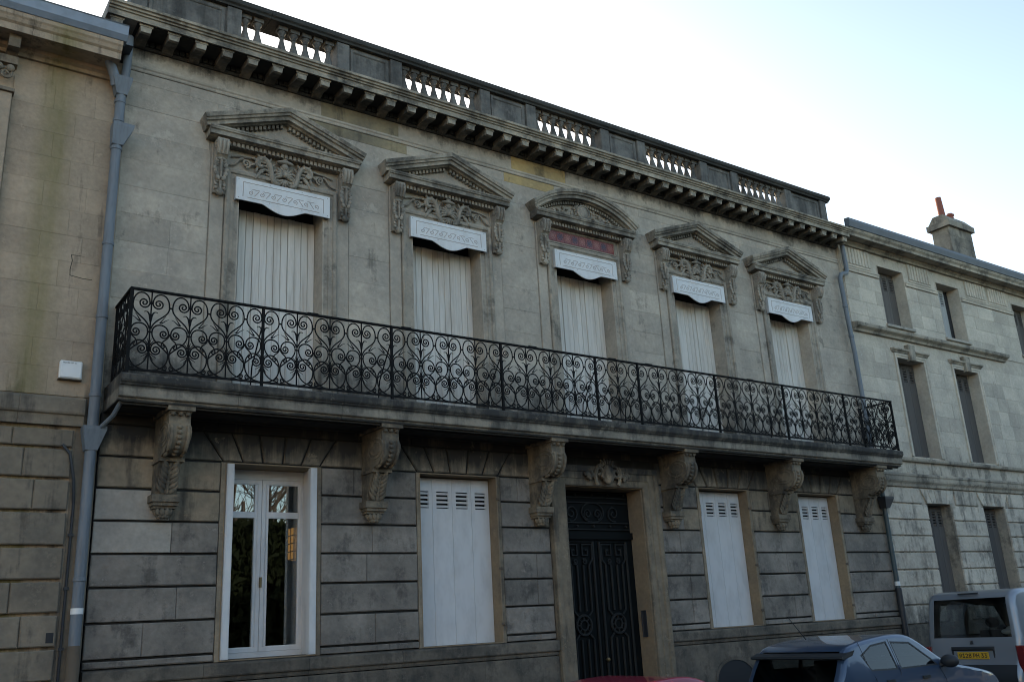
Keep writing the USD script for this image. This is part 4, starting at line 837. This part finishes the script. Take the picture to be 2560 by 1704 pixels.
# chimney on the roof
KX0, KX1, KY0, KY1 = 19.95, 21.22, 1.5, 2.12
chim = part(right, 'chimney', box(KX0 + .06, KX1 - .06, KY0 + .06, KY1 - .06, 9.3, 11.70), 'chimney_stone')
for k in range(8):
    o = .12 if k % 2 else -.12; xm = (KX0 + KX1)/2 + o
    for a, b in ((KX0 + .045, xm), (xm, KX1 - .045)): part(chim, 'stone', block(a + .001, b - .001, 9.5 + .275*k, 9.5 + .275*(k + 1) - .002, KY0 + .045, KY0 + .0605, .004), 'chimney_stone')
part(chim, 'cap', cat(box(KX0 - .03, KX1 + .03, KY0 - .03, KY1 + .03, 11.70, 11.86), prism_x([(KY0 - .03, 11.862), (KY1 + .03, 11.862), (KY1 - .16, 12.10), (KY0 + .16, 12.10)], KX0 + .06, KX1 - .06)), 'chimney_stone')
part(chim, 'chimney_pot', tube([(20.20, 1.76, 12.0), (20.15, 1.76, 12.68)], [.095, .085], 14), 'terracotta', 40, label='tall red clay chimney pot')
part(chim, 'chimney_pot', lathe([(.11, 0), (.09, .18), (.12, .21), (.12, .24), (.08, .26), (.08, .28)], 14, (20.62, 1.76, 12.0)), 'terracotta', 40, label='short red clay chimney pot')
# windows of the right house
def right_shutter(c, z0, z1, hw, y, state='closed'):
    b = part(right, 'shutter', box(c - hw + .01, c + hw - .01, y + .05, y + .07, z0, z1), 'black')
    n = 4; w = (2*hw - .02)/n
    for k in range(n):
        if state == 'half' and k in (0, 3): continue
        mt = 'pale_wood' if state == 'half' else 'grey_wood'
        a = c - hw + .01 + k*w
        hz = sbox(a + w*.2, z1 - .42, a + w*.8, z1 - .12)
        part(b, 'board', prism_y(sbox(a + .002, z0, a + w - .002, z1 - .01).difference(hz), y + .004*r5.random(), y + .025), mt)
        part(b, 'louvre', louvres(a + w*.2, a + w*.8, z1 - .42, z1 - .12, y + .006, 5), mt)
    return b
for i, c in enumerate(RWX):
    right_shutter(c, TW[0], TW[1], TW[2], 0.26, 'half' if i == 1 else 'closed')
    part(right, 'window_sill', block(c - TW[2] - .03, c + TW[2] + .03, TW[0] - .06, TW[0] - .002, -0.05, .10, .008), 'pale_patch_stone')
    for x_ in (c + TW[2] - .012, c - TW[2] + .001): part(right, 'window_reveal', box(x_, x_ + .011, .0, .3, TW[0], TW[1]), 'right_stone')
for c in MIDC:
    right_shutter(c, MWN[0], MWN[1], MWN[2], 0.26)
    ws = part(right, 'window_surround', sweep([(c - MWN[2], MWN[0]), (c - MWN[2], MWN[1]), (c + MWN[2], MWN[1]), (c + MWN[2], MWN[0])], [(0, .016), (0, -.012), (.05, -.018), (.055, -.03), (.095, -.034), (.10, .016)]), 'right_stone')
    part(ws, 'hood_moulding', prism_x([(.014, 6.77), (-.03, 6.77), (-.05, 6.80), (-.09, 6.82), (-.09, 6.85), (.014, 6.87)], c - .66, c + .66), 'right_trim')
    part(ws, 'keystone', stone([(c - .09, 6.62), (c + .09, 6.62), (c + .12, 6.98), (c - .12, 6.98)], -.10, .014, .02), 'right_trim')
for c in GNDC:
    right_shutter(c, GW[0], GW[1], GW[2], 0.22)
    part(right, 'window_reveal', cat(box(c + GW[2] - .012, c + GW[2] - .001, .0, .3, GW[0], GW[1])), 'right_trim')

# ================================================================== vehicles
def resample(pts, step=0.09):
    out = []
    for i in range(len(pts) - 1):
        (x0, z0, t), (x1, z1, _) = pts[i], pts[i + 1]; n = max(1, int(math.hypot(x1 - x0, z1 - z0)/step))
        for k in range(n): out.append((x0 + (x1 - x0)*k/n, z0 + (z1 - z0)*k/n, t))
    out.append(pts[-1]); return out
def soften(pts, n=2):
    for _ in range(n):
        q = [pts[0]]
        for i in range(1, len(pts) - 1):
            a, b, c = pts[i - 1], pts[i], pts[i + 1]; q.append(((a[0] + 2*b[0] + c[0])/4, (a[1] + 2*b[1] + c[1])/4, b[2]))
        pts = q + [pts[-1]]
    return pts
def vehicle(name, label, origin, L, hw0, belt, tumble, sil, windows, wheels, body, wr=0.29, r=0.05, rear_frac=0.86, tail=None):
    """sil: (x, z, what follows: b body, g glass, p plastic) from the nose's foot over the roof to the tail's foot; x runs from the tail (0) to the nose (L). windows: (x, z) outlines on both sides."""
    t = thing(name, label, 'car', origin); o = np.array(origin, float)
    S = soften(resample(sil), 2); P = np.array([(a, b) for a, b, _ in S]); n = len(P)
    def hw(x, z):
        x, z = np.asarray(x, float), np.asarray(z, float)
        w = hw0 - 0.05*np.clip((0.55 - z)/0.5, 0, 1)**2 - tumble*np.clip(z - belt, 0, None) - 0.015*np.clip((z - 0.6)/(belt - 0.6), 0, 1)
        return w - 0.16*np.clip((x - (L - 0.75))/0.75, 0, 1)**2 - 0.09*np.clip((0.5 - x)/0.5, 0, 1)**2
    d = np.gradient(P, axis=0); d /= np.linalg.norm(d, axis=1)[:, None] + 1e-9; nin = np.stack([-d[:, 1], d[:, 0]], 1)     # inward for nose -> roof -> tail
    if ((P.mean(0) - P)*nin).sum() < 0: nin = -nin
    fr = [-1, -.93, -.84, -.5, 0, .5, .84, .93, 1]; W = hw(P[:, 0], P[:, 1]) - r
    V = np.array([[P[i, 0], f*W[i], P[i, 1]] for i in range(n) for f in fr]); q = {'b': [], 'g': [], 'p': []}; K = len(fr)
    for i in range(n - 1):
        for j in range(K - 1):
            k = S[i][2]
            if k == 'g' and (j in (0, K - 2)): k = 'b'
            q[k].append([i*K + j, i*K + j + 1, (i + 1)*K + j + 1, (i + 1)*K + j])
    body_m = [(V, quads(q['b']))]
    for sg in (-1, 1):
        rings = []
        for th in (90, 60, 30, 0):
            a = math.radians(th); dd = r*(1 - math.sin(a)); Q = P + nin*dd
            yy = sg*(hw(Q[:, 0], Q[:, 1]) - r*(1 - math.cos(a))); rings.append(np.stack([Q[:, 0], yy, Q[:, 1]], 1))
        RV = np.vstack(rings); RQ = [[a*n + i, a*n + i + 1, (a + 1)*n + i + 1, (a + 1)*n + i] for a in range(3) for i in range(n - 1)]
        F = quads(RQ); body_m.append((RV, F if sg < 0 else F[:, ::-1]))
        poly = Polygon(P + nin*r).buffer(0)
        for w in windows: poly = poly.difference(Polygon(w))
        for wx in wheels: poly = poly.difference(Point(wx, wr).buffer(wr + 0.06))
        sv, sf, c0 = [], [], 0
        for xa in np.arange(0, L, 0.16):
            for za, zb in zip([0, .35, .55, .75, .9, 1.05, 1.2, 1.4, 1.6, 1.8], [.35, .55, .75, .9, 1.05, 1.2, 1.4, 1.6, 1.8, 2.2]):
                c = poly.intersection(sbox(xa, za, xa + .16, zb))
                for gg in getattr(c, 'geoms', [c]):
                    if gg.geom_type == 'Polygon' and gg.area > 1e-6:
                        vv, ff = tri2(gg)
                        if len(ff): sv.append(vv); sf.append(np.asarray(ff) + c0); c0 += len(vv)
        sv, sf = np.vstack(sv), np.vstack(sf)
        body_m.append((np.stack([sv[:, 0], sg*hw(sv[:, 0], sv[:, 1]), sv[:, 1]], 1), sf if sg < 0 else sf[:, ::-1]))
    m = trimesh.Trimesh(*cat(body_m), process=False); m.merge_vertices(digits_vertex=4)
    bd = part(t, 'body', (np.array(m.vertices) + o, np.array(m.faces)), body, 38)
    pq = np.array(q['p']); pc = V[pq].mean(1)[:, 0]
    for sel in (pc > L/2, pc <= L/2):
        if sel.any(): part(t, 'bumper', (V + o, quads(pq[sel])), 'car_plastic', 40)
    # glazing front and rear
    gq = np.array(q['g']); ctr = V[gq].mean(1)[:, 0]
    for nm_, sel in (('windscreen', ctr > L*0.4), ('rear_window', ctr <= L*0.4)):
        if sel.any(): part(t, nm_, (V*[1, 1, 1] + o, quads(gq[sel])), 'car_glass', 40)
    for w in windows:
        pw = Polygon(w); trim_ = pw.buffer(0.0).difference(pw.buffer(-0.022))
        for sg in (-1, 1):
            vv, ff = tri2(pw); g_ = part(t, 'side_window', (np.stack([vv[:, 0], sg*(hw(vv[:, 0], vv[:, 1]) - .006), vv[:, 1]], 1) + o, ff), 'car_glass')
            vv, ff = tri2(trim_); part(g_, 'window_seal', (np.stack([vv[:, 0], sg*(hw(vv[:, 0], vv[:, 1]) - .002), vv[:, 1]], 1) + o, ff), 'car_plastic')
    part(t, 'floor_pan', box(o[0] + .15, o[0] + L - .15, o[1] - hw0 + .1, o[1] + hw0 - .1, o[2] + .2, o[2] + .3), 'black')
    for wx in wheels:
        for sg in (-1, 1):
            ty = lathe([(wr*.62, -.09), (wr*.95, -.095), (wr, -.06), (wr, .06), (wr*.95, .095), (wr*.62, .09)], 24); rm = lathe([(0.0, .07), (.05, .075), (.06, .06), (wr*.55, .05), (wr*.63, .085)], 24)
            def turn(mm, sg=sg): v = mm[0]; return np.stack([v[:, 0] + wx, sg*(hw0 - .12 + v[:, 2]), v[:, 1] + wr], 1) + o, mm[1]
            wh = part(t, 'wheel', turn(ty), 'rubber', 40); part(wh, 'rim', turn(rm), 'alloy', 40)
    # seats seen through the glass
    for x, zt in ((L*.36, belt + .12), (L*.56, belt + .14)):
        for y in (-.36, .36):
            s = part(t, 'seat', cat(box(o[0] + x - .06, o[0] + x + .08, o[1] + y - .24, o[1] + y + .24, o[2] + .45, o[2] + zt), box(o[0] + x - .05, o[0] + x + .45, o[1] + y - .24, o[1] + y + .24, o[2] + .35, o[2] + .52)), 'seat_cloth')
            part(s, 'headrest', ell(o + [x - .02, y, zt + .12], (.05, .13, .09), 2), 'seat_cloth', True)
    return t, hw, o
# blue hatchback
bo = (6.08, -2.30, ROAD)
bs = [(3.86, .22, 'p'), (3.92, .35, 'p'), (3.92, .52, 'b'), (3.86, .70, 'b'), (3.70, .78, 'b'), (3.2, .88, 'b'), (2.55, .99, 'b'), (2.42, 1.02, 'g'), (1.86, 1.37, 'b'), (1.68, 1.425, 'b'), (1.3, 1.425, 'b'), (.8, 1.385, 'b'), (.40, 1.325, 'b'), (.33, 1.28, 'g'), (.04, .84, 'b'), (.01, .78, 'b'), (.0, .62, 'p'), (-.03, .5, 'p'), (-.02, .3, 'p'), (.08, .22, 'p')]
bw = [[(.70, 1.0), (1.27, .985), (1.22, 1.345), (.86, 1.315), (.58, 1.20)], [(1.33, .985), (2.18, .985), (2.10, 1.06), (1.72, 1.31), (1.30, 1.338)]]
bcar, bhw, bo_ = vehicle('parked_car', 'dark blue hatchback with black rear spoiler parked in front of the silver van', bo, 3.92, 0.83, 0.97, 0.28, bs, bw, (.72, 3.15), 'blue_car_paint')
sp = [(0.38, 1.30), (0.22, 1.275), (0.11, 1.24), (0.095, 1.215), (0.13, 1.20), (0.32, 1.235)]
v, f = extr(Polygon(sp), 1.50); part(bcar, 'spoiler', (np.stack([v[:, 0] - 0.02*np.abs(v[:, 2] - .75)*0 + .10*(np.abs(v[:, 2] - .75)/.75)**3, v[:, 2] - .75, v[:, 1] - .03*(np.abs(v[:, 2] - .75)/.75)**2], 1) + bo_, f[:, ::-1]), 'car_plastic', 30)
part(bcar, 'aerial', tube(np.array([(.62, .1, 1.41), (.30, .1, 1.72)]) + bo_, [.008, .004], 6), 'black', True)
for sg in (-1, 1):
    mr = part(bcar, 'door_mirror', cat(ell(bo_ + [2.28, sg*.93, 1.03], (.09, .13, .085), 2), tube(np.array([(2.25, sg*.78, .98), (2.28, sg*.88, 1.0)]) + bo_, .035, 6)), 'car_plastic', 50)
    part(bcar, 'tail_lamp', box(bo_[0] - .005, bo_[0] + .12, bo_[1] + sg*.60 - .1, bo_[1] + sg*.60 + .1, bo_[2] + .66, bo_[2] + .86), 'tail_red')
    part(bcar, 'door_handle', cat(*[box(bo_[0] + x, bo_[0] + x + .16, bo_[1] + sg*.835 - .012, bo_[1] + sg*.835 + .012, bo_[2] + .84, bo_[2] + .875) for x in (.95, 1.75)]), 'car_plastic')
    part(bcar, 'indicator', ell(bo_ + [3.3, sg*.80, .72], (.04, .02, .02), 1), 'terracotta', True)
    for xs_, in (([(.62, 1.36), (.66, 1.1), (.75, .9), (.82, .5)],), ([(1.27, 1.37), (1.30, .98), (1.33, .4)],), ([(2.2, .96), (2.3, .8), (2.3, .4)],)):
        part(bcar, 'panel_gap', tube(np.array([(x, sg*(float(bhw(x, z)) + .0005), z) for x, z in xs_]) + bo_, .004, 4), 'black')
# silver van
vo = (10.80, -2.14, ROAD)
vs_ = [(3.95, .25, 'p'), (4.05, .4, 'p'), (4.05, .62, 'b'), (3.98, .86, 'b'), (3.75, .98, 'b'), (3.2, 1.12, 'b'), (3.05, 1.16, 'g'), (2.45, 1.72, 'b'), (2.25, 1.84, 'b'), (1.7, 1.93, 'b'), (1.0, 1.965, 'b'), (.42, 1.955, 'b'), (.24, 1.92, 'b'), (.19, 1.84, 'g'), (.09, 1.22, 'b'), (.06, 1.14, 'b'), (.03, .8, 'p'), (-.06, .74, 'p'), (-.08, .45, 'p'), (.0, .3, 'p')]
vw = [[(.50, 1.24), (1.35, 1.22), (1.33, 1.76), (.62, 1.76)], [(1.45, 1.22), (2.85, 1.17), (2.80, 1.26), (2.35, 1.70), (1.47, 1.76)]]
van, vhw, vo_ = vehicle('parked_van', 'silver people van with rear window and yellow number plate parked ahead of the blue hatchback', vo, 4.05, 0.86, 1.18, 0.13, vs_, vw, (.78, 3.3), 'silver_car_paint', wr=.31, r=.07)
van.prim.SetCustomDataByKey('category', 'van')
plate = part(van, 'number_plate', block(-.26, .26, .90, 1.01, 0, .012, .004), 'plate_yellow', local=(0, 0, 0))
def to_rear(v): return np.stack([np.asarray(v)[:, 1], -np.asarray(v)[:, 0], np.asarray(v)[:, 2]], 1)     # x -> -y: faces the tail side
def rear_part(name, mesh, mat, dx, smooth=False):
    v = to_rear(mesh[0]); part(van, name, (v + vo_ + [dx, 0, 0], mesh[1]), mat, smooth)
stage.RemovePrim(plate.path); _used[van.path + '/number_plate'] = 0
rear_part('number_plate', block(-.26, .26, .90, 1.01, 0, .012, .004), 'plate_yellow', 0.022)
tm = meshkit.text_mesh('9128 PH 33', 0.062, 0.001, True); tv = np.array(tm.vertices); tw_ = tv[:, 0].max()
rear_part('plate_lettering', (np.stack([tv[:, 0]*(.47/tw_) - .235, -.0012 - tv[:, 2], .925 + tv[:, 1]], 1), np.array(tm.faces)), 'black', 0.022)
rear_part('plate_housing', cat(block(-.36, .36, 1.03, 1.09, -.02, .06, .015), block(-.36, -.33, .90, 1.03, -.01, .06, .008), block(.33, .36, .90, 1.03, -.01, .06, .008)), 'car_plastic', 0.045)
rear_part('badge', cat(tube(xz([(-.02, 1.13), (.02, 1.135), (.022, 1.18), (-.018, 1.178), (-.02, 1.13)], 0), .006, 5), tube(xz([(0, 1.135), (.004, 1.175)], 0), .008, 5)), 'car_plastic', 0.05)
rear_part('roof_vent', block(-.18, .16, 1.895, 1.92, -.012, .03, .006), 'car_plastic', 0.215)
rear_part('model_script', block(.33, .62, .845, .868, -.002, .01, .002), 'car_plastic', 0.03)
for sg in (-1, 1):
    part(van, 'tail_lamp', stone(rect(0, 0.14, .62, 1.10), -.02, .12, .02) if False else (to_rear(block(sg*.78 - .07, sg*.78 + .07, .66, 1.10, -.02, .2, .02)[0]) + vo_ + [.03, 0, 0], block(0, 1, 0, 1, 0, 1, .02)[1]), 'tail_red')
    part(van, 'door_mirror', cat(ell(vo_ + [2.9, sg*1.0, 1.22], (.09, .12, .13), 2)), 'car_plastic', 50)
part(van, 'parcel', cat(ell(vo_ + [.38, -.55, 1.33], (.08, .12, .06), 2), ell(vo_ + [.32, -.48, 1.30], (.06, .10, .045), 2)), 'paper_white', True)
# red car
ro = (1.80, -2.30, ROAD - 0.09)
rs = [(3.55, .25, 'p'), (3.62, .4, 'b'), (3.58, .68, 'b'), (2.75, .86, 'b'), (2.62, .89, 'g'), (2.12, 1.19, 'b'), (1.98, 1.245, 'b'), (1.7, 1.258, 'b'), (1.3, 1.238, 'b'), (.85, 1.185, 'b'), (.45, 1.09, 'g'), (.12, .88, 'b'), (.02, .8, 'b'), (.0, .5, 'p'), (.05, .25, 'p')]
rw = [[(.55, .9), (1.22, .89), (1.20, 1.16), (.78, 1.08)], [(1.28, .89), (2.42, .885), (1.98, 1.165), (1.26, 1.175)]]
rcar, rhw, ro_ = vehicle('parked_car', 'red car of which only the roof shows below the dark front door', ro, 3.62, 0.79, .87, .28, rs, rw, (.62, 2.95), 'red_car_paint', wr=.27)

# ================================================================== the park across the street, seen only in the window's reflection
def bare_tree(x, y, h, seed, label):
    q = random.Random(seed); segs = []
    def grow(p, d, L, r, lev):
        pts = [np.array(p)]; dd = np.array(d, float)
        for _ in range(4):
            dd = dd + np.array([q.gauss(0, .10), q.gauss(0, .10), q.gauss(.03, .06)]); dd /= np.linalg.norm(dd); pts.append(pts[-1] + dd*L/4)
        segs.append((lev, tube(pts, np.linspace(r*.8, r*.5, 5), 6 if lev < 2 else 4)))
        if lev < 5:
            for _ in range(3 if lev else 5):
                a = q.random()*6.28; tl = q.uniform(.35, .85); s = np.array([math.cos(a), math.sin(a), 0])
                nd = dd*math.cos(tl) + s*math.sin(tl); nd /= np.linalg.norm(nd); i = q.choice([2, 3, 4])
                grow(pts[i], nd, L*q.uniform(.62, .8), r*.55, lev + 1)
    grow((x, y, -.1), (0, 0, 1), h*.34, h*.022, 0)
    t = thing('bare_tree', label, 'tree', (x, y, -.1))
    part(t, 'trunk', cat([m for l, m in segs if l < 2]), 'bark', 50); part(t, 'crown', cat([m for l, m in segs if l >= 2]), 'bark', 60)
bare_tree(3.0, -31, 16, 1, 'leafless park tree across the street mirrored in the left upper pane')
bare_tree(10.0, -32, 17, 2, 'leafless park tree across the street mirrored in the right upper pane')
bare_tree(6.5, -37, 17, 4, 'leafless park tree farther back across the street')
q = np.random.default_rng(3); N = 90000
hx = q.uniform(-6, 70, N); hy = -27 + q.normal(0, 1.1, N); top = 6.1 + 1.4*meshkit.noise(np.stack([hx*.25, hx*0, hx*0], 1)) + 3*np.clip((hx - 14)/6, 0, 1); hz = q.uniform(0, 1, N)**.8*top  # the right stretch is raised to block light from the low sky
a = q.uniform(0, 6.28, (N, 3)); e1 = np.stack([np.cos(a[:, 0])*np.sin(a[:, 1]), np.sin(a[:, 0])*np.sin(a[:, 1]), np.cos(a[:, 1])], 1)*.26; e2 = np.cross(e1, np.stack([np.cos(a[:, 2]), np.sin(a[:, 2]), np.full(N, .4)], 1))
C = np.stack([hx, hy, hz], 1); V = np.stack([C - e1, C + e2*.8, C + e1], 1).reshape(-1, 3)
single('evergreen_hedge', cat((V, np.arange(3*N).reshape(-1, 3)), box(-6, 15.5, -27.6, -26.6, 0, 6.0), box(15.5, 70, -27.6, -26.6, 0, 8.3)), 'evergreen', 'tall dark evergreen hedge across the street mirrored in the window glass, right end raised to block low sky', 'hedge', kind='stuff')

# an unseen pale terrace, added to bounce warm light, across the street to the left: the low sun strikes its front and warms the left of the facades
opp = thing('pale_terrace', 'unseen pale sunlit terrace added behind the viewer to bounce warm light', 'house', (-24, -27, 0))
part(opp, 'wall', box(-50, -10, -36, -26, -.1, 13.0), 'pale_render')
for k in range(10):
    for z in (1.2, 4.6, 7.8, 10.6):
        w_ = part(opp, 'window', box(-48.6 + 4*k, -47.2 + 4*k, -25.99, -25.95, z, z + 2.0), 'white_paint'); part(w_, 'pane', box(-48.5 + 4*k, -47.3 + 4*k, -25.94, -25.93, z + .1, z + 1.9), 'car_glass')
part(opp, 'roof', prism_x([(-25.7, 13.002), (-36.3, 13.002), (-31, 16)], -50.2, -9.8), 'slate')
